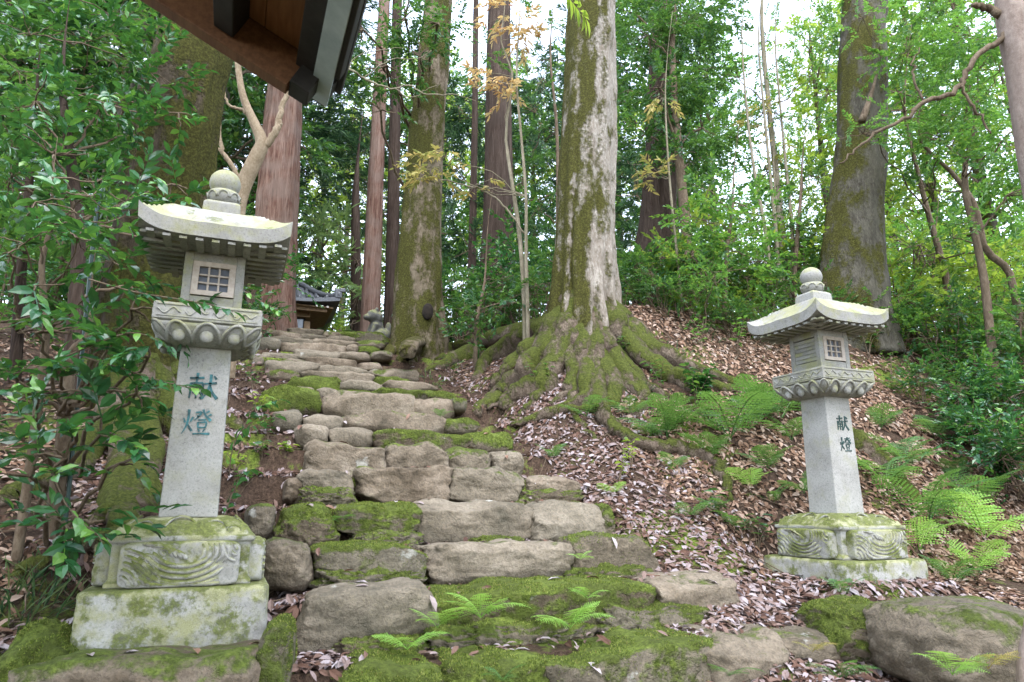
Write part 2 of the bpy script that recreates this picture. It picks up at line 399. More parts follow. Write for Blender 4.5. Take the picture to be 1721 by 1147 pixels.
def ground(X, Y):
    X = np.asarray(X, float); Y = np.asarray(Y, float)
    i = np.searchsorted(RY + .16, Y)                       # stepped treads
    zt = np.concatenate([[-.86], RZ]) - .045
    lo = zt[np.clip(i, 0, len(RY))]
    lo = np.where(Y < 3.06, np.interp(Y, [-60, -3, .5, 2.5, 3.06], [-3, -1.9, -1.5, -.92, -.80]), lo)
    lo = np.where(Y > 11.2, np.interp(Y, [11.2, 12.5, 30, 120], [2.695, 2.76, 3.2, 8]), lo)
    sm = hs_smooth(Y)
    left = sm + .10 * sst(-X, .4, 2.5) + .25 * sst(-X, 2.5, 7)
    hr = np.interp(Y, [-60, -3, .5, 2.6, 3.2, 3.7, 4.3, 6.9, 9, 30, 120], [-3, -1.9, -1.45, -.80, -.60, -.50, .02, 2.36, 2.62, 3.3, 8])
    hr = hr + .10 * sst(X, 5, 9) * sst(Y, 3, 5)
    t = sst(X, 2.35, 4.7)
    right = sm * (1 - t) + hr * t
    right = right + .38 * np.exp(-((X - 3.25) / .95) ** 2 - ((Y - 6.75) / .95) ** 2) * sst(X, 2.35, 2.9)
    side = np.where(X > 1.2, right, left)
    n = .035 * np.sin(3.1 * X + 1.3 * Y) * np.cos(2.3 * Y - X) + .02 * np.sin(7.7 * X + 2) * np.cos(6.1 * Y) + .12 * np.sin(.55 * X + 1) * np.sin(.43 * Y) * sst(np.abs(X - 2), 6, 14)
    side = side + n * sst(np.abs(X - 1.2), 1.1, 2.0)
    w = sst(X, -.42 + .4 * (Y < 4.1), .2) * (1 - sst(X, 2.38, 2.62)) * sst(Y, 2.4, 2.8) * (1 - sst(Y, 11.0, 12.0))
    # the two lanterns stand on small levelled pads
    z = side * (1 - w) + lo * w
    for lx in (-.165, 3.88):
        pad = (1 - sst(np.maximum(np.abs(X - lx) - .36, 0), 0, .3)) * (1 - sst(np.maximum(np.abs(Y - 3.62) - .36, 0), 0, .3))
        z = np.minimum(z, z * (1 - pad) + (-.50) * pad) if lx < 0 else z * (1 - pad) + (-.47) * pad
    return z
def gz(x, y): return float(ground(np.array([x]), np.array([y]))[0])
def hit(px, py, d0=1.7, d1=45.0):
    """where a photograph ray meets the ground"""
    r = ray(px, py); r = r / float(r @ _H)
    D = np.concatenate([np.arange(d0, 14, .01), np.arange(14, d1, .05)])
    P = r[None, :] * D[:, None]
    k = np.nonzero(P[:, 2] < ground(P[:, 0], P[:, 1]))[0]
    return P[k[0]] if len(k) else P[-1]
def axis_lines(segs):
    out = []
    for a, b, s in segs: out += list(np.arange(a, b - 1e-6, s))
    return np.array(out + [segs[-1][1]])
gx = axis_lines([(-220, -40, 20), (-40, -10, 3), (-10, -3, .35), (-3, 6, .055), (6, 12, .2), (12, 40, 2), (40, 220, 20)])
gy = axis_lines([(-60, -6, 6), (-6, 1, .5), (1, 2.4, .1), (2.4, 11.6, .045), (11.6, 16, .25), (16, 40, 2), (40, 240, 20)])
GX, GY = np.meshgrid(gx, gy)
GZ = ground(GX, GY)
V = np.stack([GX.ravel(), GY.ravel(), GZ.ravel()], -1)
nx, ny = len(gx), len(gy)
ii = (np.arange(ny - 1)[:, None] * nx + np.arange(nx - 1)[None, :]).ravel()
tag(obj('ground', mesh_np('ground', V, np.stack([ii, ii + 1, ii + nx + 1, ii + nx], -1)), M['soil']), kind='structure')

# ------------------------------------------------------------------ stone stairs
def ico_grid(nu, nv):
    """unit cube-sphere direction grid on six faces merged by rounding"""
    pts = []; faces = []; idx = {}
    def vid(p):
        k = tuple(np.round(p, 5))
        if k not in idx: idx[k] = len(pts); pts.append(p)
        return idx[k]
    a = np.linspace(-1, 1, nu + 1)
    for ax in range(3):
        for s in (-1, 1):
            for i in range(nu):
                for j in range(nu):
                    q = []
                    for (u, v) in ((i, j), (i + 1, j), (i + 1, j + 1), (i, j + 1)):
                        p = np.zeros(3); p[ax] = s; p[(ax + 1) % 3] = a[u]; p[(ax + 2) % 3] = a[v]; q.append(vid(p))
                    faces.append(q if s > 0 else q[::-1])
    return np.array(pts), np.array(faces)
CUBE_V, CUBE_F = ico_grid(9, 9)
CUBE_V6, CUBE_F6 = ico_grid(6, 6)
def stone_mesh(name, half, seed, power=4.2, rough=.10, fine=False, lean=None):
    Vc, Fc = (CUBE_V, CUBE_F) if not fine else (CUBE_FV, CUBE_FF)
    p = Vc.copy()
    nrm = (np.abs(p) ** power).sum(1) ** (1 / power)
    p = p / nrm[:, None]
    rs = np.random.RandomState(seed)
    k1, k2 = rs.uniform(-.10, .10, 2)
    p[:, 2] += k1 * p[:, 0] + rs.uniform(-.10, .10) * p[:, 0] ** 2 * p[:, 2]
    p[:, 0] *= 1 + .13 * rs.uniform(-1, 1) * p[:, 2]
    p[:, 1] += .15 * rs.uniform(-1, 1) * p[:, 0]
    for _ in range(7):                                     # split faces
        v = rs.normal(0, 1, 3) * np.array([.75, 1.0, .8]); v /= np.linalg.norm(v)
        d = rs.uniform(.70, 1.0) * np.abs(v).sum() ** .62
        p = p - np.maximum(p @ v - d, 0)[:, None] * v[None, :] * .92
    # uneven upper edge
    if lean: p[:, 2] *= 1 + lean * p[:, 0]
    n1 = fbm(p * np.array([half[0] / half[2] * .8, 1, 1]), .9, seed * 1.37, 3)
    n2 = fbm(p * np.array([half[0] / half[2], 1, 1]), 2.4, seed * 2.1, 4)
    p[:, 2] += np.clip(p[:, 2], 0, 1) * .22 * np.array([mnoise.noise(Vector((x * half[0] / half[2] * .9 + seed, 0, 0))) for x in p[:, 0]])
    n3 = np.abs(fbm(p * np.array([half[0] / half[2] * .7, 1, 1]), 1.7, seed * 3.3, 4))     # splits and chips
    p = p * (1 + rough * 1.1 * n1 + rough * .75 * n2 - rough * 1.1 * np.clip(.22 - n3, 0, 1) / .22 * .6)[:, None]
    return mesh_np(name, p * np.array(half), Fc)
CUBE_FV, CUBE_FF = ico_grid(24, 24)
STONES = {
 'A': [(566, 760, 1122, 1200, .62), (748, 935, 1112, 1200, .55), (925, 1216, 1087, 1215, .42), (1192, 1340, 1077, 1175, .12), (1334, 1444, 1068, 1122, .2)],
 'B': [(506, 738, 992, 1084, -.05), (738, 1118, 984, 1076, .62), (1112, 1238, 974, 1050, .0)],
 'C': [(440, 528, 912, 984, .25), (531, 716, 917, 984, .42), (720, 966, 914, 976, .0), (966, 1112, 903, 974, .34)],
 'D': [(412, 464, 848, 900, .3), (468, 570, 849, 905, .62), (566, 711, 847, 892, .55), (698, 918, 844, 914, -.12), (903, 1030, 845, 910, .02)],
 'E': [(478, 521, 802, 838, .05), (501, 597, 788, 828, -.1), (603, 768, 787, 842, .1), (755, 890, 788, 842, .2), (892, 985, 800, 840, .02)],
 'F': [(513, 650, 742, 802, .12), (650, 760, 746, 798, .2), (748, 834, 751, 797, .32), (834, 888, 757, 800, .0)],
 'G': [(500, 554, 712, 746, -.1), (552, 632, 716, 750, -.1), (632, 792, 723, 758, .58), (784, 867, 725, 757, .5)],
 'H': [(460, 510, 686, 720, .0), (513, 580, 695, 724, -.05), (577, 755, 690, 728, .22), (748, 809, 702, 728, .5)],
 'I': [(438, 537, 649, 692, .8), (540, 702, 659, 708, .12), (690, 768, 667, 704, .1), (762, 788, 668, 688, .5)],
 'J': [(486, 532, 648, 666, .15), (532, 577, 650, 672, .0), (576, 642, 655, 668, .5), (638, 720, 655, 674, .65), (714, 772, 655, 674, .6)],
 'K': [(487, 574, 632, 654, .7), (572, 652, 640, 660, .05), (650, 737, 641, 661, .05)],
 'L': [(446, 486, 634, 652, .4), (450, 513, 620, 640, .4), (511, 625, 625, 645, .0), (624, 692, 632, 650, .7)],
 'M': [(450, 534, 606, 632, .1), (532, 625, 614, 640, .1), (627, 704, 619, 638, .2)],
 'N': [(424, 444, 595, 614, .3), (442, 478, 602, 619, .55), (474, 518, 601, 617, .1), (514, 602, 600, 618, .12), (602, 645, 607, 622, .1)],
 'O': [(440, 514, 589, 606, .0), (498, 572, 585, 604, .0), (572, 628, 589, 604, .05), (626, 664, 588, 602, .3)],
 'P': [(430, 473, 564, 588, .0), (468, 512, 573, 592, .1), (508, 584, 576, 594, .1), (584, 604, 577, 592, .1), (600, 640, 580, 594, .8)],
 'Q': [(456, 528, 567, 581, .0), (528, 602, 570, 584, .05), (598, 648, 570, 584, .35)],
 'R': [(446, 507, 556, 572, .15), (504, 553, 560, 573, .15), (551, 603, 562, 576, .2), (600, 652, 560, 575, .5)],
 'S': [(488, 542, 552, 564, .2), (540, 574, 555, 566, .3), (570, 628, 556, 567, .6), (625, 650, 556, 567, .6)],
}
stairs = empty('stone_stairs', (1.2, 2.9, -.86), 'long flight of rough mossy natural stone steps climbing the slope', 'stairs')
sd_i = 0
for key, lst in STONES.items():
    Y = ROWY[key]
    for (x0, x1, y0, y1, mo) in lst:
        sd_i += 1
        ym = (y0 + y1) / 2
        a = PY(x0, ym, Y); b = PY(x1, ym, Y); t = PY((x0 + x1) / 2, y0, Y)[2]; bo = PY((x0 + x1) / 2, y1, Y)[2] - .03
        far = key in 'GHIJKLMNOPQRS'; hx = (b[0] - a[0]) / 2 * (1.07 if far else 1.0); hz = max((t - bo) / 2, .045) * 1.05
        hy = random.uniform(.20, .26) if key not in 'A' else .28
        cx = (a[0] + b[0]) / 2
        me = stone_mesh('stone', (hx, hy, hz), sd_i, random.uniform(6.5, 12.0) if hx > .25 else random.uniform(2.6, 3.6), .05 if hx > .2 else .055, fine=(key in 'ABCDEF'))
        o = obj('stone', me, M['stone'], stairs, Vector((cx, Y + hy - .02 + random.uniform(-.03, .03), (t + bo) / 2)) - stairs.location)
        o.color = (mo * 1.3 + .08, 0, 0, 1)

for (x0, x1, y0, y1, Y) in [(468, 572, 872, 918, 4.22), (600, 720, 895, 920, 4.2), (528, 722, 962, 992, 3.78), (560, 735, 1078, 1112, 3.30), (735, 1010, 1050, 1098, 3.30), (1000, 1240, 1022, 1078, 3.32), (960, 1110, 955, 985, 3.76), (790, 890, 905, 925, 4.2), (500, 600, 820, 842, 4.66), (860, 990, 826, 848, 4.7), (424, 470, 860, 910, 4.4), (1010, 1034, 850, 912, 4.32)]:
    sd_i += 1
    a = PY(x0, (y0 + y1) / 2, Y); b = PY(x1, (y0 + y1) / 2, Y)
    o = obj('moss_bank', stone_mesh('moss_bank', ((b[0] - a[0]) / 2, .13, abs(a[2] - PY(x0, y1, Y)[2]) + .03), sd_i, 3.0, .16, fine=True), M['stone'], stairs, Vector(((a[0] + b[0]) / 2, Y + .12, (a[2] + b[2]) / 2 - .015)) - stairs.location)
    o.color = (.62, 0, 0, 1)
# loose boulders by the steps
def boulder(name, x0, x1, y0, y1, D, mo, label, depth=.35, power=3.4, seed=1, rough=.1, sink=.08):
    c = PD((x0 + x1) / 2, (y0 + y1) / 2, D + depth * .6)
    s = mpp(D)
    half = ((x1 - x0) / 2 * s, depth, (y1 - y0) / 2 * s + sink)
    o = obj(name, stone_mesh(name, half, seed, power, rough, fine=True), M['stone'], None, (c[0], c[1], c[2] - sink))
    o.rotation_euler = (0, 0, -YAW * .6)
    o.color = (mo, 0, 0, 1)
    return tag(o, label, 'boulder')
boulder('boulder', 1482, 1745, 1010, 1098, 3.35, .36, 'large smooth pale boulder with moss patches beside the bottom steps', .42, 3.0, 301, .06)
b2 = boulder('flat_rock', 70, 448, 1078, 1220, 2.72, .42, 'flat mossy rock in front of the lantern half hidden by leaves', .34, 5.0, 305, .06)
boulder('moss_mound', 1345, 1500, 1012, 1062, 3.85, .75, 'bright green moss mound below the slab of the corner-on lantern', .3, 2.6, 306, .1)
boulder('moss_rock', 30, 140, 1062, 1190, 2.75, .95, 'bright moss covered rock at the bottom beside the flat rock', .25, 2.6, 307, .12)
boulder('moss_post_stone', 436, 490, 1046, 1190, 2.85, .75, 'narrow upright mossy stone beside the lantern slab', .2, 3.6, 308, .08)
boulder('side_stone', 1040, 1120, 560, 590, 7.6, .6, 'mossy rock behind the roots of the big pale tree', .3, 3, 309, .1)
boulder('side_stone', 1095, 1220, 545, 600, 8.2, .55, 'broad mossy boulder half buried on the bank beside the big tree', .4, 3, 310, .1)
# ------------------------------------------------------------------ stone lanterns
def sq_ring(prof, sub=1):
    """square solid from (half, z) pairs"""
    mb = MB(); V = []; n = len(prof)
    for h, z in prof: V += [(-h, -h, z), (h, -h, z), (h, h, z), (-h, h, z)]
    Q = [(4 * i + j, 4 * i + (j + 1) % 4, 4 * i + 4 + (j + 1) % 4, 4 * i + 4 + j) for i in range(n - 1) for j in range(4)]
    Q += [(3, 2, 1, 0), tuple(4 * (n - 1) + j for j in range(4))]
    return mb.add(V, np.array(Q))
def rotz(V, a):
    c, s = math.cos(a), math.sin(a); V = np.asarray(V, float)
    return np.stack([V[:, 0] * c - V[:, 1] * s, V[:, 0] * s + V[:, 1] * c, V[:, 2]], -1)
def ribbon(P, w):
    """flat brush stroke in the XZ plane facing -Y; P (n,2), w widths"""
    P = np.asarray(P, float); T = np.gradient(P, axis=0); T /= np.linalg.norm(T, axis=1, keepdims=True) + 1e-9
    N = np.stack([-T[:, 1], T[:, 0]], -1) * (np.asarray(w)[:, None] / 2)
    return P + N, P - N
KEN = [[(.03, .79, .07), (.28, .81, .06), (.52, .83, .09)], [(.29, 1.0, .10), (.28, .82, .08), (.27, .64, .06)], [(.09, .62, .09), (.09, .3, .07), (.07, .04, .05)],
       [(.09, .60, .06), (.3, .62, .06), (.50, .63, .08)], [(.50, .62, .09), (.49, .3, .08), (.48, .06, .09), (.41, .10, .03)], [(.19, .55, .06), (.24, .46, .05)], [(.39, .55, .06), (.33, .46, .05)],
       [(.16, .41, .05), (.29, .42, .05), (.43, .42, .06)], [(.16, .26, .05), (.29, .27, .05), (.43, .27, .06)], [(.29, .42, .06), (.29, .2, .06), (.29, .04, .05)],
       [(.55, .60, .06), (.75, .63, .06), (.97, .66, .09)], [(.75, .97, .10), (.74, .62, .09), (.66, .32, .07), (.52, .03, .03)], [(.74, .58, .05), (.83, .3, .09), (1.02, .05, .12)], [(.85, .92, .05), (.94, .79, .09)]]
TOU = [[(.04, .64, .04), (.10, .46, .08)], [(.37, .69, .08), (.28, .50, .04)], [(.20, .97, .10), (.20, .6, .08), (.14, .3, .06), (.01, .03, .02)], [(.21, .40, .04), (.27, .28, .07), (.36, .15, .08)],
       [(.44, .86, .05), (.64, .88, .08), (.56, .72, .06), (.41, .56, .02)], [(.50, .76, .04), (.57, .69, .06)], [(.70, .99, .08), (.79, .77, .07), (1.0, .56, .11)], [(.92, .95, .07), (.80, .85, .03)], [(1.0, .82, .07), (.87, .73, .03)],
       [(.55, .58, .05), (.68, .59, .05), (.82, .60, .07)], [(.55, .49, .07), (.57, .28, .06)], [(.55, .48, .05), (.70, .49, .05), (.85, .50, .07), (.82, .28, .05)], [(.57, .29, .05), (.82, .30, .05)],
       [(.58, .24, .05), (.63, .13, .06)], [(.81, .24, .06), (.75, .13, .04)], [(.40, .04, .06), (.7, .06, .06), (1.0, .06, .09)]]
def glyph(mb, strokes, cx, cz, size, y, depth=.003):
    for s in strokes:
        q = spline(np.array(s), 9)
        L, Rr = ribbon(q[:, :2], np.maximum(q[:, 2], .02) * 1.05)
        n = len(q)
        def tr(P, yy): return np.stack([cx + (P[:, 0] - .5) * size, np.full(n, yy), cz + (P[:, 1] - .5) * size], -1)
        Vs = np.vstack([tr(L, y - depth), tr(Rr, y - depth), tr(L, y + .004), tr(Rr, y + .004)])
        i = np.arange(n - 1)
        F = np.concatenate([np.stack([i, i + 1, n + i + 1, n + i], -1), np.stack([i, 2 * n + i, 2 * n + i + 1, i + 1], -1), np.stack([n + i, n + i + 1, 3 * n + i + 1, 3 * n + i], -1)])
        F = np.vstack([F, [[0, n, 3 * n, 2 * n], [n - 1, 3 * n - 1, 4 * n - 1, 2 * n - 1]]])
        mb.add(Vs, F)
def arc_pts(cx, cz, r, a0, a1, n=10, ex=1.0):
    a = np.linspace(math.radians(a0), math.radians(a1), n)
    return np.stack([cx + ex * r * np.cos(a), cz + r * np.sin(a)], -1)
def lantern(label, X, Yc, ink, z0=-.54, moss_col=.0, seed=0):
    rs = np.random.RandomState(seed)
    root = empty('stone_lantern', (X, Yc, z0), label, 'stone lantern', 'pair of votive stone lanterns')
    g, gr, gb = M['granite'], M['granite_roof'], M['granite_base']
    # ground slab
    h = .365
    p = CUBE_FV.copy(); nr = (np.abs(p) ** 22).sum(1) ** (1 / 22); p = p / nr[:, None]
    p += .012 * fbm(p, 2.2, seed, 3)[:, None] * np.sign(p)
    o = obj('foundation_slab', mesh_np('foundation_slab', p * np.array([h, h, .135]), CUBE_FF), gb, root, (0, 0, .075))
    # carved plinth: core block with four proud wave panels
    bevel(sq_ring([(.285, .21), (.285, .23), (.272, .24), (.272, .385), (.29, .395), (.29, .418)]).build('plinth', gb, root, smooth=False), .007)
    for k in range(4):
        mb = MB()
        q = CUBE_FV.copy(); nr = (np.abs(q) ** 9).sum(1) ** (1 / 9); q = q / nr[:, None]
        q = q * np.array([.232, .045, .092]); q += .006 * fbm(q, 16, seed + k, 3)[:, None] * np.array([0, 1, .3])
        mb.add(rotz(q + np.array([0, -.292, .303]), k * math.pi / 2), CUBE_FF)
        pan = mb.build('wave_panel', gb, root)
        wv = MB()
        def groove(P2, r0):
            P3 = np.stack([np.clip(P2[:, 0], -.215, .215), np.full(len(P2), -.334), np.clip(P2[:, 1], .222, .385)], -1)
            r = np.full(len(P3), r0); r[0] *= .4; r[-1] *= .4
            wv.tube(rotz(P3, k * math.pi / 2), r, 6)
        for i in range(6): groove(arc_pts(.01, .40, .105 + .022 * i, 205, 318, 16, 1.25)[:], .011) if i < 4 else groove(arc_pts(.03, .41, .105 + .022 * i, 222, 300, 14, 1.2), .011)
        for i in range(4): groove(arc_pts(-.03 - .03 * i, .30, .055 + .012 * i, 20, 110, 9), .010)
        for i in range(5): groove(np.array([(.06 + .026 * i, .305), (.085 + .026 * i, .335), (.088 + .024 * i, .365), (.078 + .022 * i, .386)]), .010)
        for i in range(5): groove(arc_pts(-.24, .215, .05 + .026 * i, 5, 82, 11, 1.1), .010)
        for i in range(3): groove(arc_pts(.235, .385, .03 + .024 * i, 178, 262, 9), .009)
        groove(arc_pts(-.13, .315, .03, 0, 330, 12), .008); groove(arc_pts(-.13, .315, .013, 0, 360, 8), .008)
        groove(arc_pts(-.06, .36, .02, -40, 280, 10), .007)
        ww = wv.build('wave_carving', gb, pan)
    # sloping cap with scalloped carving
    cap = obj('plinth_cap', None or mesh_cap(seed), gb, root, (0, 0, .418))
    mb = MB()
    for k in range(4):
        for (cx, r) in ((-.16, .055), (-.02, .07), (.12, .055), (.2, .03)):
            P2 = arc_pts(cx, 0, r, 15, 165, 12)
            yy = -.272 + .07 * np.clip(P2[:, 1] / .07, 0, 1)
            mb.tube(rotz(np.stack([P2[:, 0], yy, .425 + P2[:, 1]], -1), k * math.pi / 2), .007, 6)
    mb.build('cap_carving', gb, cap, (0, 0, -.418))
    # shaft with the two characters
    sh = bevel(sq_ring([(.122, .49), (.112, 1.285)]).build('shaft', g, root, smooth=False), .006)
    for stk, gx_, gz_, sz_ in ((KEN, .003 if X < 1 else .02, 1.095 if X < 1 else 1.10, .128 if X < 1 else .105), (TOU, -.008 if X < 1 else .025, .925 if X < 1 else .955, .122 if X < 1 else .10)):
        ins = MB(); glyph(ins, stk, gx_, gz_, sz_, -.1155 if stk is KEN else -.1175); ins.build('inscribed_character', ink, sh, smooth=False)
    # lotus platform
    lot = []
    for t in np.linspace(0, 1, 7): lot.append((.135 + .098 * math.sin(t * math.pi / 2) ** .9, 1.283 + .095 * t ** 1.25))
    pl = bevel(sq_ring(lot).build('lotus_base', gr, root, smooth=False), .01)
    def lotface(u, t, out=0.0):
        hh = .135 + .098 * math.sin(t * math.pi / 2) ** .9
        return np.array([u, -hh - out, 1.283 + .095 * t ** 1.25])
    for k in range(4):
        for c, wd in ((0, .062), (-.135, .055), (.135, .055)):
            pet = MB()
            sh_ = c * .62
            rim = []
            for a in np.linspace(0, math.pi, 15):
                t = .12 + .86 * math.sin(a); u = c + wd * math.cos(a) * (1.0)
                u = u + (sh_ - c) * (1 - t) * .6
                rim.append(lotface(u, min(t, 1), .004))
            pet.tube(rotz(np.array(rim), k * math.pi / 2), .0085, 6)
            # swelling heart of the petal
            q = CUBE_V6 / np.linalg.norm(CUBE_V6, axis=1, keepdims=True)
            ctr = lotface(c + (sh_ - c) * .3, .48, .0)
            pet.add(rotz(q * np.array([wd * .52, .022, .034]) + ctr, k * math.pi / 2), CUBE_F6)
            pet.build('lotus_petal', gr, pl)
        # corner petals
        rim = []; pet = MB()
        for a in np.linspace(0, math.pi, 13):
            t = .1 + .88 * math.sin(a); u = math.cos(a) * .055
            hh = .135 + .098 * math.sin(min(t, 1) * math.pi / 2) ** .9
            p0 = np.array([hh - .006 - max(u, 0) * 0.9, -hh + .006 - 0 + max(-u, 0) * 0.9, 1.283 + .095 * min(t, 1) ** 1.25])
            rim.append(p0 + np.array([.004, -.004, 0]))
        pet.tube(rotz(np.array(rim), k * math.pi / 2), .008, 6)
        pet.build('corner_petal', gr, pl)
    plat = bevel(sq_ring([(.225, 1.378), (.238, 1.384), (.236, 1.462), (.231, 1.466)]).build('platform', gr, root, smooth=False), .005)
    cl = MB()
    for k in range(4):
        mbf = []
        for (c0, ph) in ((-.17, 0), (-.05, 1.2), (.07, .4), (.16, 2.0)):
            u = np.linspace(-.05, .05, 14)
            P3 = np.stack([c0 + u, np.full(14, -.2385), 1.424 + .012 * np.sin(u * 95 + ph) + .006 * np.sin(u * 40)], -1)
            cl.tube(rotz(P3, k * math.pi / 2), .0035, 5)
        for zz in (1.397, 1.452):
            cl.tube(rotz(np.array([(-.22, -.2385, zz), (.22, -.2385, zz)]), k * math.pi / 2), .0025, 4)
    cl.build('cloud_carving', gr, plat)
    # fire box
    fb = MB()
    w = .138
    for sx in (-1, 1):
        for sy in (-1, 1): fb.box((sx * (w - .02), sy * (w - .02), 1.6125), (.02, .02, .1475))
    fb.box((0, 0, 1.735), (w - .004, w - .004, .027)); fb.box((0, 0, 1.50), (w - .004, w - .004, .035))
    fbo = bevel(fb.build('fire_box', gr, root, smooth=False), .004)
    # boards on the side walls (four grooved courses), window on front and back
    for k in (1, 3):
        for q in range(6):
            mb = MB(); mb.box((0, -(w - .013), 1.551 + q * .0275), (w - .041, .008, .0128)); mb.v = [rotz(v, k * math.pi / 2) for v in mb.v]
            bevel(mb.build('wall_board', gr, fbo, smooth=False), .002)
    for k in (0, 2):
        fr = MB()
        for sx in (-1, 1): fr.box((sx * .082, -(w - .010), 1.625), (.014, .012, .085))
        for zz in (1.552, 1.698): fr.box((0, -(w - .010), zz), (.068, .012, .012))
        for sx in (-1, 1): fr.box((sx * .024, -(w - .012), 1.625), (.0042, .008, .062))
        for zz in (1.605, 1.645): fr.box((0, -(w - .0135), zz), (.068, .006, .0042))
        for sx in (-1, 1): fr.box((sx * .1065, -(w - .009), 1.625), (.0105, .006, .085))
        fr.v = [rotz(v, k * math.pi / 2) for v in fr.v]
        win = fr.build('window_frame', M['wood_frame'], fbo, smooth=False)
        pn = MB(); pn.box((0, -(w - .024), 1.625), (.072, .003, .068)); pn.v = [rotz(v, k * math.pi / 2) for v in pn.v]
        pn.build('window_pane', M['glass'], win, smooth=False)
    # roof
    n = 36; a = np.linspace(-1, 1, n + 1); Uu, Vv = np.meshgrid(a, a)
    mm = np.maximum(np.abs(Uu), np.abs(Vv)); mi = np.minimum(np.abs(Uu), np.abs(Vv))
    prof = np.interp(mm, [0, .25, .45, .60, .72, .84, .93, 1.0], [2.0, 1.996, 1.978, 1.95, 1.913, 1.874, 1.849, 1.838])
    up = .066 * (mi / np.maximum(mm, 1e-6)) ** 5.0 * mm ** 3
    RH = .338
    top = np.stack([Uu * RH, Vv * RH, prof + up], -1).reshape(-1, 3)
    top[:, 2] += .004 * fbm(top, 9, seed + 5, 3)
    und = np.stack([Uu * RH * .985, Vv * RH * .985, 1.757 + .012 * mm + .9 * up * mm ** 2], -1).reshape(-1, 3)
    i0 = (np.arange(n)[:, None] * (n + 1) + np.arange(n)[None, :]).ravel()
    q1 = np.stack([i0, i0 + 1, i0 + n + 2, i0 + n + 1], -1); m = (n + 1) ** 2
    q2 = q1[:, ::-1] + m
    b = np.concatenate([np.arange(n + 1), np.arange(1, n + 1) * (n + 1) + n, n * (n + 1) + np.arange(n - 1, -1, -1), np.arange(n - 1, 0, -1) * (n + 1)])
    b2 = np.roll(b, -1)
    q3 = np.stack([b, b + m, b2 + m, b2], -1)
    me = mesh_np('roof', np.vstack([top, und]), [np.vstack([q1, q2, q3])], True)
    rf = obj('roof', me, gr, root)
    es = rf.modifiers.new('edge', 'EDGE_SPLIT'); es.split_angle = math.radians(40)
    rm_ = MB(); rm_.box((0, 0, 0), (.0165, .088, .0065)); rme = rm_.mesh('rafter', False); rme.materials.append(gr)
    for k in range(4):
        for i in range(9):
            u = -.28 + i * .07
            c_ = rotz(np.array([[u, -.235, 1.757 + .9 * .066 * (abs(u) / RH) ** 5.0 * .75]]), k * math.pi / 2)[0]
            o = obj('rafter', rme, None, rf, c_); o.rotation_euler = (0, 0, k * math.pi / 2)
    # jewel finial
    def lathe(prof, seg=24):
        P = np.array(prof); th = np.arange(seg) * 2 * math.pi / seg
        Vv = np.stack([P[:, 0][:, None] * np.cos(th), P[:, 0][:, None] * np.sin(th), np.repeat(P[:, 1][:, None], seg, 1)], -1).reshape(-1, 3)
        i = np.arange(len(P) - 1)[:, None] * seg; j = np.arange(seg)[None, :]; kk = (j + 1) % seg
        return Vv, np.stack([i + j, i + kk, i + seg + kk, i + seg + j], -1).reshape(-1, 4)
    fin = bevel(sq_ring([(.092, 1.98), (.088, 2.056), (.07, 2.072)]).build('finial_base', gr, root, smooth=False), .006)
    mb = MB(); mb.add(*lathe([(.0, 2.068), (.05, 2.07), (.068, 2.082), (.079, 2.105), (.080, 2.132), (.072, 2.144), (.0, 2.143)])); nek = mb.build('finial_collar', gr, root)
    mb = MB()
    for i in range(8):
        a_ = i * math.pi / 4
        rim = [np.array([(.077 + .004 * math.sin(t)) * math.cos(a_ + .34 * math.cos(t)), (.077 + .004 * math.sin(t)) * math.sin(a_ + .34 * math.cos(t)), 2.098 + .032 * math.sin(t)]) for t in np.linspace(0, math.pi, 9)]
        mb.tube(np.array(rim), .0055, 5)
    mb.build('collar_petals', gr, nek)
    mb = MB(); pr = [(.0, 2.138), (.058, 2.142)] + [(.078 * math.cos(a_), 2.198 + .076 * math.sin(a_)) for a_ in np.linspace(-.75, 1.25, 14)] + [(.012, 2.275), (0, 2.279)]
    mb.add(*lathe(pr)); mb.build('jewel', gr, root)
    return root
def mesh_cap(seed):
    n = 24; a = np.linspace(-1, 1, n + 1); Uu, Vv = np.meshgrid(a, a)
    mm = np.maximum(np.abs(Uu), np.abs(Vv))
    z = np.interp(mm, [0, .55, .62, .80, .95, 1.0], [.074, .074, .072, .056, .022, .0])
    top = np.stack([Uu * .282, Vv * .282, z], -1).reshape(-1, 3)
    top[:, 2] += .010 * fbm(top, 11, seed + 3, 3) * (top[:, 2] > .005)
    i0 = (np.arange(n)[:, None] * (n + 1) + np.arange(n)[None, :]).ravel()
    return mesh_np('plinth_cap', top, np.stack([i0, i0 + 1, i0 + n + 2, i0 + n + 1], -1))
lantern('grey granite lantern behind leafy branches, its flat front facing the steps', -.165, 3.65, M['ink_blue'], seed=3)
lantern('pale granite lantern standing corner-on among ferns on the leaf-strewn bank', 3.88, 3.65, M['ink'], seed=9)
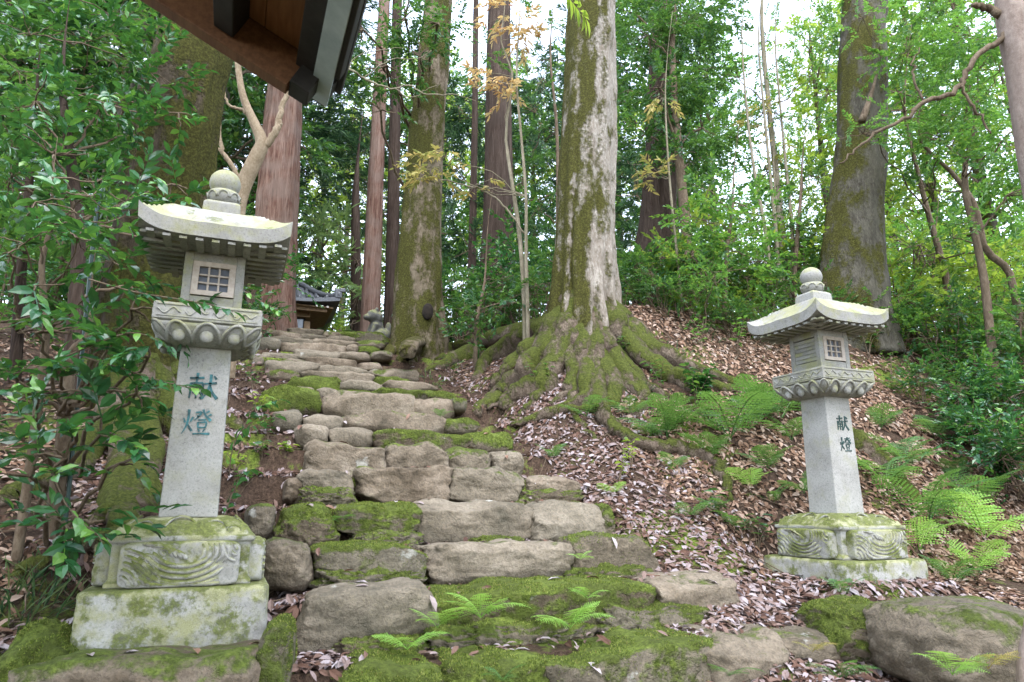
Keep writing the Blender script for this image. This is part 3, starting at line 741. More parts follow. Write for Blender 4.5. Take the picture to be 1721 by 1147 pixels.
# ------------------------------------------------------------------ foliage kit
def unit(v): return v / (np.linalg.norm(v, axis=-1, keepdims=True) + 1e-9)
def leaf_arrays(P, A, Nn, L, W, near=False, fold=.25):
    n = len(P); L = np.broadcast_to(np.asarray(L, float), (n,))[:, None]; W = np.broadcast_to(np.asarray(W, float), (n,))[:, None]
    A = unit(A); S = unit(np.cross(Nn, A)); Nn = np.cross(A, S)
    i = np.arange(n)[:, None]
    if not near:
        V = np.stack([P, P + A * L * .42 + S * W * .5 + Nn * W * fold, P + A * L - Nn * L * .08, P + A * L * .42 - S * W * .5 + Nn * W * fold], 1).reshape(-1, 3)
        F = np.concatenate([i * 4 + np.array([[0, 1, 2]]), i * 4 + np.array([[0, 2, 3]])])
        return V, F
    V = np.stack([P, P + A * L * .5 + Nn * L * .03, P + A * L - Nn * L * .10,
                  P + A * L * .28 + S * W * .42 + Nn * W * fold * .8, P + A * L * .66 + S * W * .43 + Nn * W * fold * .7 - Nn * L * .02,
                  P + A * L * .28 - S * W * .42 + Nn * W * fold * .8, P + A * L * .66 - S * W * .43 + Nn * W * fold * .7 - Nn * L * .02], 1).reshape(-1, 3)
    T = [(0, 3, 1), (3, 4, 1), (4, 2, 1), (0, 1, 5), (5, 1, 6), (6, 1, 2)]
    F = np.concatenate([i * 7 + np.array([t]) for t in T])
    return V, F
STY = {
 'gloss':  dict(n=9, tw=.22, L=.085, W=.040, spread=52, near=True, droop=.12, nj=.55),
 'broad':  dict(n=14, tw=.34, L=.085, W=.042, spread=55, near=False, droop=.15, nj=.55),
 'small':  dict(n=18, tw=.34, L=.060, W=.032, spread=58, near=False, droop=.12, nj=.6),
 'far':    dict(n=14, tw=.65, L=.17, W=.10, spread=60, near=False, droop=.15, nj=.7),
 'narrow': dict(n=11, tw=.20, L=.10, W=.034, spread=58, near=True, droop=.4, nj=.9),
 'needle': dict(n=34, tw=.60, L=.20, W=.030, spread=38, near=False, droop=.35, nj=.9),
 'needle_far': dict(n=26, tw=.9, L=.34, W=.055, spread=42, near=False, droop=.4, nj=.9),
}
def sprays(Cn, Dr, st, rs, scale=1.0):
    """leaves along twigs that start at Cn and run along Dr"""
    m = len(Cn); n = st['n']
    Dr = unit(Dr); up = np.array([0, 0, 1.0])
    S = unit(np.cross(Dr, up) + 1e-4); Uu = np.cross(S, Dr)
    t = (np.arange(n) + .5) / n
    t = t[None, :] + rs.uniform(-.5, .5, (m, n)) / n
    sg = np.where(np.arange(n) % 2 == 0, 1.0, -1.0)[None, :] * np.ones((m, 1))
    tl = st['tw'] * scale * rs.uniform(.7, 1.3, (m, 1))
    P = Cn[:, None, :] + Dr[:, None, :] * (t * tl)[..., None] + np.array([0, 0, -1.0]) * ((t * tl) ** 2 * st['droop'] / max(st['tw'], .1))[..., None]
    al = np.radians(st['spread'] * (1 - .55 * t) + rs.normal(0, 14, (m, n)))
    A = Dr[:, None, :] * np.cos(al)[..., None] + S[:, None, :] * (sg * np.sin(al))[..., None] + Uu[:, None, :] * rs.normal(0, .28, (m, n))[..., None]
    A[..., 2] -= st['droop'] * .8
    Nn = Uu[:, None, :] + rs.normal(0, st['nj'], (m, n, 3)) * .6 - .0
    L = st['L'] * scale * rs.uniform(.65, 1.25, m * n); W = st['W'] * scale * rs.uniform(.75, 1.2, m * n)
    V, F = leaf_arrays(P.reshape(-1, 3), A.reshape(-1, 3), Nn.reshape(-1, 3), L, W, st['near'])
    # the twig itself, a thin folded strip
    e = Dr * tl; q = S * .004 * scale
    tw = np.stack([Cn - q, Cn + q, Cn + e + np.array([0, 0, -1.0]) * tl * st['droop'] * tl / max(st['tw'], .1)], 1).reshape(-1, 3)
    TF = np.arange(m * 3).reshape(-1, 3) + len(V)
    return np.vstack([V, tw]), np.vstack([F, TF])
def blob_centres(c, rad, n, rs, clump=.9, hollow=.45, thr=-.12, axes=True):
    out = []
    tries = 0
    while len(out) < n and tries < 40:
        tries += 1
        q = unit(rs.normal(0, 1, (n, 3))) * (rs.uniform(hollow, 1, (n, 1)) ** .6) * rs.uniform(.75, 1.12, (n, 1))
        w = (_R[None, :] * q[:, :1] * rad[0] + _H[None, :] * q[:, 1:2] * rad[1] + np.array([[0, 0, 1.0]]) * q[:, 2:] * rad[2]) if axes else q * np.array(rad)
        for k in range(n):
            p = w[k] + c
            if mnoise.noise(Vector(p * clump)) > thr - .04 * tries: out.append((p, w[k]))
            if len(out) >= n: break
    P = np.array([o[0] for o in out]); D = np.array([o[1] for o in out])
    return P, D
def foliage(blobs, style, rs, cover=1.6, clump=1.1, scale=1.0, thr=-.12, lift=.15):
    """blobs: (centre, (rx, ry, rz)[, cover]); returns leaf arrays and a few centres for limbs"""
    st = STY[style]; mb = MB(); cs = []
    for bl in blobs:
        c, rad = np.array(bl[0]), bl[1]; cv = bl[2] if len(bl) > 2 else cover
        la = st['L'] * st['W'] * scale ** 2 * (.62 if st['near'] else .5)
        m = max(4, int(cv * math.pi * rad[0] * rad[2] / (la * st['n'])))
        P, D = blob_centres(c, rad, m, rs, clump, thr=thr)
        Dr = unit(D) * np.array([1, 1, .55]) + rs.normal(0, .45, (len(P), 3)) + np.array([0, 0, lift])
        V, F = sprays(P, Dr, st, rs, scale); mb.add(V, F)
        cs.append((c, P))
    return mb, cs
def pixblob(cx, cy, rx, ry, D, rd=None, cover=None):
    s = mpp(D); b = (PD(cx, cy, D), (rx * s, rd if rd else .8 * rx * s, ry * s))
    return b + ((cover,) if cover else ())
def limb(mb, a, b, r0, r1, rs, n=7, wig=.10, seg=5):
    a = np.array(a, float); b = np.array(b, float); t = np.linspace(0, 1, n)[:, None]
    L = np.linalg.norm(b - a); P = a * (1 - t) + b * t + np.array([0, 0, 1]) * (L * .10 * np.sin(t * math.pi)) * rs.uniform(-.6, 1)
    P[1:-1] += rs.normal(0, wig * L / n * 1.6, (n - 2, 3))
    mb.tube(P, np.linspace(r0, r1, n), seg, False)
    return P
def pixpath(pts, D):
    P = np.array([PD(p[0], p[1], p[3] if len(p) > 3 else D) for p in pts]); r = np.array([p[2] / 2 * mpp(p[3] if len(p) > 3 else D) for p in pts])
    return P, r
def trunk_mesh(P, r, seg, rows, seed, flare=0.0, lobes=5, flute=.03, base=None, fl_h=.9, wob=.012, phase=0.0, seam=None):
    """P from the ground up; r radii"""
    q = spline(np.column_stack([P, r]), rows)
    # trunk rows are denser near the ground
    P2, r2 = q[:, :3], q[:, 3]
    z = P2[:, 2] - P2[0, 2]
    rs = np.random.RandomState(seed)
    ph = rs.uniform(0, 6.28, 6)
    def rf(t, th):
        zz = z[:, None]
        f = np.exp(-np.maximum(zz, 0) / fl_h)
        lob = np.zeros_like(f * th)
        for k in range(3): lob = lob + np.cos((lobes + k - 1) * th + ph[k] + phase) * (.55, .4, .3)[k]
        lob = np.clip(lob, -.45, 1.2)
        w = 1 + flare * f * (.35 + .65 * lob) + flute * (np.cos(9 * th + ph[3] + zz * .3) + .6 * np.cos(15 * th + ph[4] - zz * .5)) * (1 + 1.2 * f)
        w = w + wob * np.sin(zz * 4.3 + ph[5] + 2 * th) + wob * np.sin(zz * 2.1 + 3 * th)
        if seam is not None:
            for (sa, dep, wd, zt) in seam:
                d = np.angle(np.exp(1j * (th - sa - .08 * np.sin(zz * 2.3)))); w = w - dep * np.exp(-(d / wd) ** 2) * np.clip((zt - zz) / zt * 1.8, 0, 1)
        return w
    V, F = tube_arrays(P2, r2, seg, True, rf)
    if seg >= 40:                                          # knots, ridges and broken bark on the big boles
        axis = np.vstack([np.repeat(P2, seg, 0), P2[:1], P2[-1:]]); d = V - axis; L = np.linalg.norm(d, axis=1, keepdims=True) + 1e-6
        sq = V * np.array([1, 1, .35])
        V = V + d / L * (.035 * fbm(sq, 2.6, seed, 3) + .018 * fbm(sq, 9.0, seed + 2, 3))[:, None] * np.minimum(L, .5) / .4
    return V, F
TREES = []
def tree(name, label, bark, trunk, D, crowns=None, leafmat=None, style='broad', group=None, seg=20, rows=40, flare=0.0, flute=.03, lobes=5, fl_h=.8,
         cover=1.6, clump=1.1, scale=1.0, thr=-.12, twigmat=None, seed=None, cat='tree', limbs=True, branches=(), sink=.35, seam=None, topup=True, phase=0.0, lift=.15):
    seed = seed if seed is not None else len(TREES) * 13 + 5
    rs = np.random.RandomState(seed)
    if trunk[-1][1] > -40: trunk = list(trunk) + [(trunk[-1][0] + 4, trunk[-1][1] - 80, trunk[-1][2] * .35) + tuple(trunk[-1][3:]), (trunk[-1][0] + 12, trunk[-1][1] - 150, .8) + tuple(trunk[-1][3:])]
    P, r = pixpath(trunk, D)                              # listed from the base upwards
    g = gz(P[0, 0], P[0, 1])
    base = np.array([P[0, 0], P[0, 1], min(g, P[0, 2])])
    if P[0, 2] > g - sink + .05:                          # run down into the soil
        n_ex = np.array([P[0, 0], P[0, 1], g - sink]); P = np.vstack([n_ex, P]); r = np.concatenate([[r[0] * 1.03], r])
    root = empty(name, base, label, cat, group)
    V, F = trunk_mesh(P, r, seg, rows, seed, flare, lobes, flute, None, fl_h, seam=seam, phase=phase)
    to = obj('trunk', mesh_np('trunk', V - base, F), bark, root)
    TREES.append(root)
    tm = twigmat or bark
    for bpts in branches:
        Dd = D
        Pb, rb = pixpath(bpts, D)
        q = spline(np.column_stack([Pb, rb]), max(8, 5 * len(Pb)))
        q[1:-1, :3] += rs.normal(0, .006, (len(q) - 2, 3))
        mb = MB(); mb.tube(q[:, :3] - base, q[:, 3], 8); mb.build('branch', tm, root)
    if crowns:
        bl = [pixblob(*c) for c in crowns]
        mb, cs = foliage(bl, style, rs, cover, clump, scale, thr, lift)
        mb.v = [v - base for v in mb.v]
        cr = mb.build('crown', leafmat, root, smooth=False)
        if limbs:
            for c, Pc in cs:
                lm = MB()
                k = int(np.argmin(np.linalg.norm(P - c, axis=1) + .6 * np.maximum(P[:, 2] - c[2] + .3, 0)))
                a = P[k]; rr = max(min(r[k] * .35, .035), .006)
                limb(lm, a - base, c - base, rr, rr * .5, rs, 8)
                for p in Pc[rs.permutation(len(Pc))[:min(9, len(Pc))]]: limb(lm, c - base, p - base, rr * .5, .0035, rs, 6, seg=4)
                lm.build('bough', M['twig'] if twigmat is None else twigmat, root)
    return root, base
def root_pix(par, base, pts, mat, ctr=None, w0=60, h0=.45, rt=.5, lift=.25, seed=0, name='root', seg=12):
    """surface root: starts inside the trunk at ctr, leaves it towards the first ground pixel, then follows the ground"""
    rs = np.random.RandomState(seed + 77)
    P = []; r = []
    for p in pts:
        if len(p) > 3: w = PD(p[0], p[1], p[3]); D = p[3]
        else: w = hit(p[0], p[1]); D = float(w @ _H)
        rr = p[2] / 2 * mpp(D)
        if len(p) <= 3: w = w + np.array([0, 0, rr * lift])
        P.append(w); r.append(rr)
    if ctr is not None:
        d = P[0] - ctr; d[2] = 0; L = np.linalg.norm(d); d /= L + 1e-9
        rr = w0 / 2 * mpp(float(ctr @ _H))
        c = np.array([ctr[0], ctr[1], 0]); q0 = c + d * rt * .35; q1 = c + d * min(rt * 1.0, L * .6)
        g0 = gz(c[0], c[1]); g1 = gz(q1[0], q1[1])
        P = [np.array([q0[0], q0[1], max(g0, g1) + h0]), np.array([q1[0], q1[1], g1 + .35 * h0 + .25 * rr])] + P; r = [rr * 1.15, rr] + r
    q = spline(np.column_stack([P, r]), 9 * len(P))
    n = len(q); k = np.arange(n)
    wob = np.stack([np.sin(k * .9 + rs.uniform(0, 6)), np.cos(k * .8 + rs.uniform(0, 6)), .6 * np.sin(k * 1.3 + rs.uniform(0, 6))], -1) * .016
    q[3:-1, :3] += (wob + rs.normal(0, .005, (n, 3)))[3:-1]
    ph = rs.uniform(0, 6, 4)
    V, F = tube_arrays(q[:, :3], np.maximum(q[:, 3], .004), seg, True, lambda t, th: 1 + .15 * np.sin(2 * th + 7 * t + ph[0]) + .12 * np.sin(3 * th - 12 * t + ph[1]) + .09 * np.sin(25 * t + ph[2] + th))
    return obj(name, mesh_np(name, V - base, F), mat, par)

# ------------------------------------------------------------------ the big trees
T1, B1 = tree('great_zelkova', 'huge pale and mossy trunk with spreading roots right of the steps', M['bark_big'],
    [(985, 625, 146), (985, 575, 134), (985, 510, 116), (984, 430, 104), (986, 300, 97), (991, 150, 93), (996, 0, 89), (1003, -180, 84), (1010, -420, 78)], 7.6,
    seg=120, rows=120, flare=.46, flute=.03, lobes=5, fl_h=.6, sink=1.3, seam=[(2.22, .20, .07, 3.4), (2.88, .34, .10, 2.0), (3.38, .30, .10, 2.3), (1.75, .2, .09, 1.8), (3.9, .16, .09, 2.2)])
RB = M['bark_root']
C1 = PD(985, 600, 7.6)
for i, (w0, h0, pts) in enumerate([
    (46, .62, [(885, 630, 34), (842, 664, 28), (798, 698, 14)]), (42, .5, [(912, 650, 32), (868, 668, 26), (840, 694, 14)]), (38, .8, [(850, 580, 30), (785, 602, 24), (716, 628, 10)]), (36, .7, [(830, 606, 28), (798, 642, 13)]), (34, .55, [(862, 620, 24), (822, 657, 12)]),
    (46, .5, [(1105, 625, 32), (1180, 650, 24), (1245, 662, 10)]), (42, .6, [(1120, 605, 30), (1210, 640, 18), (1262, 655, 8)]), (36, .4, [(985, 668, 22), (920, 700, 17), (858, 716, 7)]), (32, .35, [(1035, 670, 20), (995, 690, 16), (938, 692, 13), (890, 702, 6)]),
    (38, .4, [(1012, 686, 24), (1032, 722, 24), (1075, 750, 24), (1140, 762, 22), (1196, 776, 20), (1217, 812, 17), (1228, 846, 8)]), (28, .3, [(1085, 674, 18), (1062, 694, 13), (1092, 708, 6)]), (30, .4, [(955, 656, 16), (925, 682, 8)]), (34, .4, [(1060, 652, 22), (1110, 690, 14), (1150, 700, 6)]), (28, .8, [(770, 588, 20), (735, 606, 9)]),
    (24, .7, [(800, 590, 15), (760, 622, 7)]), (22, .5, [(880, 600, 15), (838, 634, 9), (815, 640, 5)]), (22, .35, [(900, 672, 14), (872, 700, 6)]), (20, .3, [(1100, 660, 13), (1165, 680, 9), (1200, 700, 5)]), (20, .3, [(960, 678, 12), (975, 712, 9), (1000, 740, 5)]), (22, .5, [(1150, 650, 14), (1230, 690, 8)]), (18, .4, [(870, 655, 12), (820, 690, 6)])]):
    root_pix(T1, B1, [(p[0], p[1], p[2] * 1.2) for p in pts], RB, C1, w0 * .95, h0 * .5, .5, seed=i)

T2, B2 = tree('mossy_tree', 'thick moss-covered trunk with a hollow at the top of the steps', M['bark_moss'],
    [(706, 575, 92), (705, 540, 90), (704, 480, 82), (707, 400, 74), (713, 300, 65), (720, 200, 61), (728, 100, 57), (738, 0, 52), (750, -150, 48)], 10.2,
    seg=64, rows=90, flare=.5, flute=.03, lobes=5, fl_h=.7, sink=.9)
C2 = PD(706, 570, 10.2)
for i, (w0, h0, pts) in enumerate([(28, .35, [(660, 590, 22), (650, 604, 10)]), (28, .3, [(682, 596, 24), (674, 608, 12)]), (26, .3, [(704, 596, 20), (690, 612, 9)]), (30, .5, [(770, 560, 22), (800, 570, 12)]), (26, .3, [(735, 590, 18), (760, 600, 8)]), (26, .35, [(645, 580, 18), (640, 590, 8)])]):
    root_pix(T2, B2, pts, M['bark_moss'], C2, w0 * .8, h0 * .3, .34, seed=i + 30)
mb = MB(); cc = PD(719, 524, 9.76); q = CUBE_V6 / np.linalg.norm(CUBE_V6, axis=1, keepdims=True)  # solid dark ellipsoid stands in for the shaded opening
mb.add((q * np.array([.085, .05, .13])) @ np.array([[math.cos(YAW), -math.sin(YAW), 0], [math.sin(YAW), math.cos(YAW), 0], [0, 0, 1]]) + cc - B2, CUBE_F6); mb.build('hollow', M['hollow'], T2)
T9, B9 = tree('mossy_tree', 'straight grey-green mossy trunk on the crest behind the corner-on lantern', M['bark_grey'],
    [(1432, 520, 112), (1432, 450, 103), (1438, 350, 92), (1447, 250, 87), (1450, 100, 82), (1452, 0, 78), (1455, -160, 74)], 9.2, seg=56, rows=70, flare=.38, fl_h=.6, lobes=4)
root_pix(T9, B9, [(1272, 662, 24), (1310, 672, 34), (1345, 690, 32), (1400, 725, 30), (1450, 755, 32), (1500, 800, 26), (1545, 848, 14)], RB, seed=51)
mb = MB(); P, r = pixpath([(1448, 205, 20), (1462, 165, 16), (1475, 120, 13)], 8.7); mb.tube(spline(np.column_stack([P, r]), 10)[:, :3] - B9, np.linspace(.055, .012, 10), 8); mb.build('dead_branch', M['twig'], T9)
T10, B10 = tree('leaning_mossy_tree', 'broad dark mossy trunk leaning behind the lantern with the leafy branches', M['bark_dark'],
    [(212, 850, 170), (216, 760, 150), (226, 640, 136), (240, 520, 132), (262, 400, 136), (288, 270, 140), (312, 150, 136), (345, 20, 128), (380, -120, 118), (420, -300, 110)], 5.6,
    seg=72, rows=80, flare=.45, fl_h=.6, lobes=5, flute=.035)
C10 = PD(214, 800, 5.6)
for i, (w0, h0, pts) in enumerate([(50, .22, [(212, 880, 44), (140, 925, 36), (70, 952, 28), (15, 975, 14)]), (46, .25, [(250, 830, 38), (238, 868, 20)]), (46, .22, [(110, 800, 42), (50, 825, 34), (-10, 850, 20)]), (42, .25, [(340, 760, 34), (352, 805, 16)]), (44, .2, [(180, 860, 34), (150, 880, 16)]), (40, .25, [(390, 720, 28), (420, 745, 12)])]):
    root_pix(T10, B10, pts, RB, C10, w0, h0, .6, seed=i + 60)
tree('red_cedar', 'straight reddish cedar trunk rising behind the lantern roof', M['bark_cedar'], [(455, 560, 82), (459, 470, 76), (463, 400, 71), (470, 280, 69), (479, 160, 62), (489, 20, 58), (500, -140, 54)], 11.6, seg=40, rows=50, flare=.22, flute=.035, lobes=7)
tree('red_cedar', 'red-brown cedar trunk beside the guardian statue', M['bark_cedar'], [(622, 560, 34), (626, 450, 31), (632, 300, 27), (640, 120, 23), (646, 0, 21), (652, -120, 20)], 14.5, seg=24, rows=30, flute=.04, lobes=7)
tree('grey_cedar', 'slim grey-brown cedar trunk just right of the red-brown one', M['bark_cedar_dark'], [(657, 545, 26), (660, 400, 23), (664, 200, 20), (668, 0, 18), (671, -100, 17)], 15.5, seg=20, rows=30, flute=.04)
tree('dark_cedar', 'dark cedar trunk between the two mossy giants', M['bark_cedar_dark'], [(835, 520, 62), (836, 420, 56), (838, 300, 51), (838, 100, 45), (840, 0, 42), (842, -120, 40)], 13.0, seg=28, rows=30, flute=.04)
tree('dark_cedar', 'thin dark cedar pole standing left of the dark trunk', M['bark_cedar_dark'], [(792, 500, 15), (795, 350, 13), (798, 180, 11), (800, 0, 10)], 14.5, seg=14, rows=20)
tree('brown_cedar', 'brown furrowed cedar trunk right of the huge pale trunk', M['bark_cedar_dark'], [(1104, 520, 80), (1105, 450, 74), (1108, 350, 63), (1111, 200, 53), (1115, 50, 48), (1118, -100, 45)], 10.8, seg=40, rows=40, flare=.25, flute=.04, lobes=7)

# ------------------------------------------------------------------ understorey and canopy trees
CAN = [
 # name, label, bark, trunk, D, crowns, leaf, style, cover
 ('evergreen_tree', 'glossy evergreen with pale twisting branches between roof corner and mossy trunk', M['twig_pale'], [(690, 560, 22, 11.4), (700, 400, 20, 11.3), (706, 250, 18, 11.2), (712, 120, 14, 11), (716, 20, 10, 11)], 9.0,
  [(610, 50, 62, 60, 8.6), (680, 30, 60, 50, 9.0), (650, 110, 60, 45, 8.8), (705, 95, 40, 50, 9.0), (735, 40, 40, 40, 9.2), (640, 185, 40, 30, 9.0, None, .7)], 'leaf_mid', 'broad', 1.3),
 ('evergreen_tree', 'dark leafy evergreen hiding the top of the brown cedar', M['twig'], [(1160, 520, 22), (1155, 400, 20), (1140, 250, 16), (1130, 100, 12)], 9.6,
  [(1090, 60, 55, 70, 9.6), (1150, 40, 60, 60, 9.8), (1110, 150, 55, 60, 9.4), (1175, 120, 55, 70, 10), (1180, 215, 50, 50, 9.8), (1085, 225, 35, 40, 10), (1140, 260, 50, 30, 9.6), (1200, 20, 50, 40, 10)], 'leaf_mid', 'broad', 1.7),
 ('bamboo_like_tree', 'thin multi-stemmed tree with pale sparse leaves against white sky', M['twig_pale'], [(1322, 520, 14), (1316, 420, 13), (1305, 300, 11), (1292, 180, 9), (1280, 40, 7)], 10.0,
  [(1240, 130, 60, 70, 10.5, None, .8), (1290, 70, 60, 60, 10.5, None, .6), (1300, 190, 60, 60, 10, None, .7), (1240, 230, 50, 50, 10.5, None, .8), (1360, 130, 50, 70, 10.5, None, .7), (1290, 290, 60, 40, 10, None, .6)], 'leaf_bright', 'small', .8),
 ('understorey_shrub', 'bushy mid-green shrub on the bank right of the huge trunk', M['twig'], [(1215, 585, 10), (1218, 500, 9), (1222, 420, 7), (1230, 360, 5)], 8.3,
  [(1180, 370, 60, 40, 8.4), (1240, 400, 60, 50, 8.2), (1160, 430, 50, 30, 8.2), (1220, 460, 60, 34, 8.0), (1275, 360, 45, 45, 8.6), (1280, 440, 36, 40, 8.4), (1190, 320, 40, 30, 8.8)], 'leaf_bright', 'broad', .95),
 ('understorey_shrub', 'leafy shrub filling the gap left of the straight grey-green trunk', M['twig'], [(1335, 500, 9), (1338, 420, 8), (1345, 340, 6)], 9.6,
  [(1330, 380, 40, 45, 9.8), (1350, 300, 40, 40, 10), (1340, 450, 40, 36, 9.6), (1300, 480, 40, 24, 9.2), (1380, 420, 26, 40, 10)], 'leaf_mid', 'small', 1.0),
 ('maple_tree', 'bright green maple arching over the straight grey-green trunk', M['twig'], [(1600, 560, 13), (1590, 470, 12), (1560, 360, 9), (1540, 280, 7), (1520, 190, 5)], 9.5,
  [(1520, 90, 60, 60, 8.3), (1545, 30, 70, 40, 8.5), (1590, 120, 60, 60, 8.4), (1450, 225, 55, 16, 8.2), (1525, 200, 60, 34, 8.2), (1405, 60, 50, 50, 9.6), (1390, 150, 40, 40, 9.8, None, .8), (1580, 230, 60, 30, 8.2), (1450, 30, 60, 22, 8.2, None, .6)], 'leaf_bright', 'small', 1.15),
 ('maple_tree', 'dense bright maple crown beside the pale leaning trunk at the frame edge', M['twig'], [(1668, 600, 14), (1655, 480, 13), (1640, 400, 12), (1620, 300, 10), (1640, 200, 7)], 8.0,
  [(1630, 60, 60, 60, 7.6), (1680, 120, 50, 60, 7.4), (1640, 170, 50, 50, 7.6), (1690, 230, 50, 50, 7.2), (1625, 270, 50, 34, 7.6), (1690, 330, 50, 40, 7.8), (1640, 370, 55, 30, 8, None, .8), (1700, 30, 50, 40, 7.4)], 'leaf_bright', 'small', 1.15),
 ('gnarled_tree', 'dark crooked understorey tree leaning across the bright gap', M['twig'], [(1706, 500, 12), (1690, 450, 12), (1655, 420, 12), (1645, 370, 10), (1630, 330, 9), (1590, 280, 7), (1545, 235, 5)], 8.6,
  [(1560, 320, 50, 36, 8.8, None, .7), (1600, 400, 50, 26, 8.8, None, .6), (1545, 430, 44, 30, 9.4, None, .7)], 'leaf_mid', 'small', .8),
 ('lime_shrub', 'yellow-green undergrowth shrub glowing below the maple', M['twig'], [(1555, 560, 8), (1560, 500, 7), (1570, 450, 5)], 10.5,
  [(1560, 440, 60, 44, 10.8), (1620, 430, 50, 40, 11), (1680, 440, 50, 50, 10.5), (1530, 490, 40, 30, 10), (1600, 500, 50, 26, 10), (1660, 510, 60, 26, 9.5)], 'leaf_lime', 'broad', 1.1),
 ('fir_tree', 'dark drooping cedar foliage between the red cedar and the mossy trunk', M['bark_cedar_dark'], [(664, 555, 8), (666, 400, 7), (668, 200, 6), (670, 20, 5)], 20.0,
  [(545, 250, 46, 60, 20.5), (600, 280, 46, 60, 20), (560, 170, 56, 50, 20), (630, 240, 36, 60, 20), (600, 200, 50, 50, 20), (640, 350, 30, 50, 19.5), (590, 110, 50, 40, 20)], 'needle', 'needle', 1.3),
 ('fir_tree', 'dark cedar foliage filling the gap behind the orange-leaved sapling', M['bark_cedar_dark'], [(836, 540, 10), (837, 350, 9), (838, 150, 8), (838, 0, 7)], 15.0,
  [(780, 300, 46, 90, 15), (790, 420, 46, 60, 15), (880, 300, 50, 100, 15), (890, 420, 46, 60, 15), (800, 200, 50, 60, 15.5), (900, 190, 40, 60, 15), (770, 180, 36, 60, 16), (880, 100, 50, 60, 16, None, .8), (1070, 330, 36, 80, 15), (1060, 430, 30, 60, 15)], 'needle', 'needle', 1.4),
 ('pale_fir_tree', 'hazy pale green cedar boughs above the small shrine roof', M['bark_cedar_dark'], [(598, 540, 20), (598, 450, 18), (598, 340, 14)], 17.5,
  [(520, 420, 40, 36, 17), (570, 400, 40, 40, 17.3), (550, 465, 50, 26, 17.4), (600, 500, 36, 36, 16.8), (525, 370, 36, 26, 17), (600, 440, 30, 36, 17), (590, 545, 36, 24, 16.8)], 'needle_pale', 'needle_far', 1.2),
 ('evergreen_shrub', 'low leafy shrub between the mossy roots and the far cedar', M['twig'], [(800, 560, 7), (805, 520, 6), (815, 470, 4)], 8.9,
  [(800, 540, 40, 24, 8.8), (850, 510, 50, 26, 8.6), (780, 520, 30, 24, 9.2), (840, 470, 40, 30, 9.2, None, .8), (900, 480, 30, 30, 8.6, None, .7), (770, 570, 30, 14, 8.6)], 'leaf_mid', 'broad', .85),
 ('evergreen_tree', 'leafy tree whose crown closes the sky gap above the dark cedar', M['twig'], [(938, 520, 10), (938, 380, 8), (936, 220, 6), (925, 100, 4)], 11.5,
  [(905, 40, 36, 34, 11.5, None, .6), (915, 130, 26, 40, 11.5, None, .6), (905, 240, 30, 60, 12), (905, 350, 30, 50, 12), (810, 90, 40, 40, 12, None, .6)], 'leaf_mid', 'broad', 1.1),
]
for (nm, lb, bk, tr_, D, cr, lf, sty, cv) in CAN:
    tree(nm, lb, bk, tr_, D, cr, M[lf], sty, cover=cv * 1.55, seg=10, rows=18, flute=.05, twigmat=M['twig'])

# background wood: each tree its own thing, crowns filling the view behind
BG = []
brs = np.random.RandomState(5)
protos = []
def bg_proto(style, mat, seed, n):
    rs = np.random.RandomState(seed); bl = []
    for i in range(n):
        a = rs.uniform(0, 6.28); rr = rs.uniform(.3, 2.2); bl.append((np.array([math.cos(a) * rr, math.sin(a) * rr, 1.6 + 13.4 * (i + rs.uniform(0, 1)) / n]), (1.4, 1.4, .95)))
    mb, cs = foliage(bl, style, rs, 1.0, .9, 1.0, .0)
    crown = mb.mesh('crown', False); crown.materials.append(M[mat])
    P = np.array([(0, 0, -.6), (.05, 0, 3), (-.06, .08, 8), (.1, 0, 15)]); V, F = trunk_mesh(P, np.array([.22, .19, .14, .04]), 12, 20, seed, .2)
    tk = mesh_np('trunk', V, F); tk.materials.append(M['bark_cedar_dark'] if 'needle' in style else M['bark_grey'])
    lm = MB()
    for c, Pc in cs:
        limb(lm, (0, 0, c[2] - .8), c, .05, .02, rs)
        for p in Pc[:6]: limb(lm, c, p, .018, .005, rs, 5, seg=4)
    lmesh = lm.mesh('limbs'); lmesh.materials.append(M['twig'])
    return (tk, crown, lmesh)
protos = {'dark': bg_proto('needle_far', 'needle', 21, 44), 'mid': bg_proto('far', 'leaf_mid', 22, 34), 'bright': bg_proto('far', 'leaf_bright', 23, 28), 'lime': bg_proto('far', 'leaf_lime', 24, 24)}
LBL = {'dark': 'dark cedar standing far back in the wood', 'mid': 'mid green broadleaf tree far back in the wood', 'bright': 'bright green broadleaf tree far back in the wood', 'lime': 'yellow-green backlit tree far back in the wood'}
NAMES = {'dark': 'background_cedar', 'mid': 'background_tree', 'bright': 'background_tree', 'lime': 'background_tree'}
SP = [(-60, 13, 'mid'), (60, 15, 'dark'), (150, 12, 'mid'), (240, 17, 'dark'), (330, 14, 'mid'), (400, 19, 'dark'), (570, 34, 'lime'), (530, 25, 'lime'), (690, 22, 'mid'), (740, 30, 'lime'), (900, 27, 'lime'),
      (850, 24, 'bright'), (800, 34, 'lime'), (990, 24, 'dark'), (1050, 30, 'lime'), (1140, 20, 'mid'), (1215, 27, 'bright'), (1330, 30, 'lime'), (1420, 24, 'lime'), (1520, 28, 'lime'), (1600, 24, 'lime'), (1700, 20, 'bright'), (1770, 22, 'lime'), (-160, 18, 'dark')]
ORD = ['first', 'second', 'third', 'fourth', 'fifth', 'sixth', 'seventh', 'eighth', 'ninth', 'tenth', 'eleventh', 'twelfth', 'thirteenth', 'fourteenth', 'fifteenth', 'sixteenth', 'seventeenth', 'eighteenth', 'nineteenth', 'twentieth', 'twenty-first', 'twenty-second', 'twenty-third', 'twenty-fourth']
def nth(lst, e): return ORD[sorted([q for q in lst if q[2] == e[2]]).index(e)]
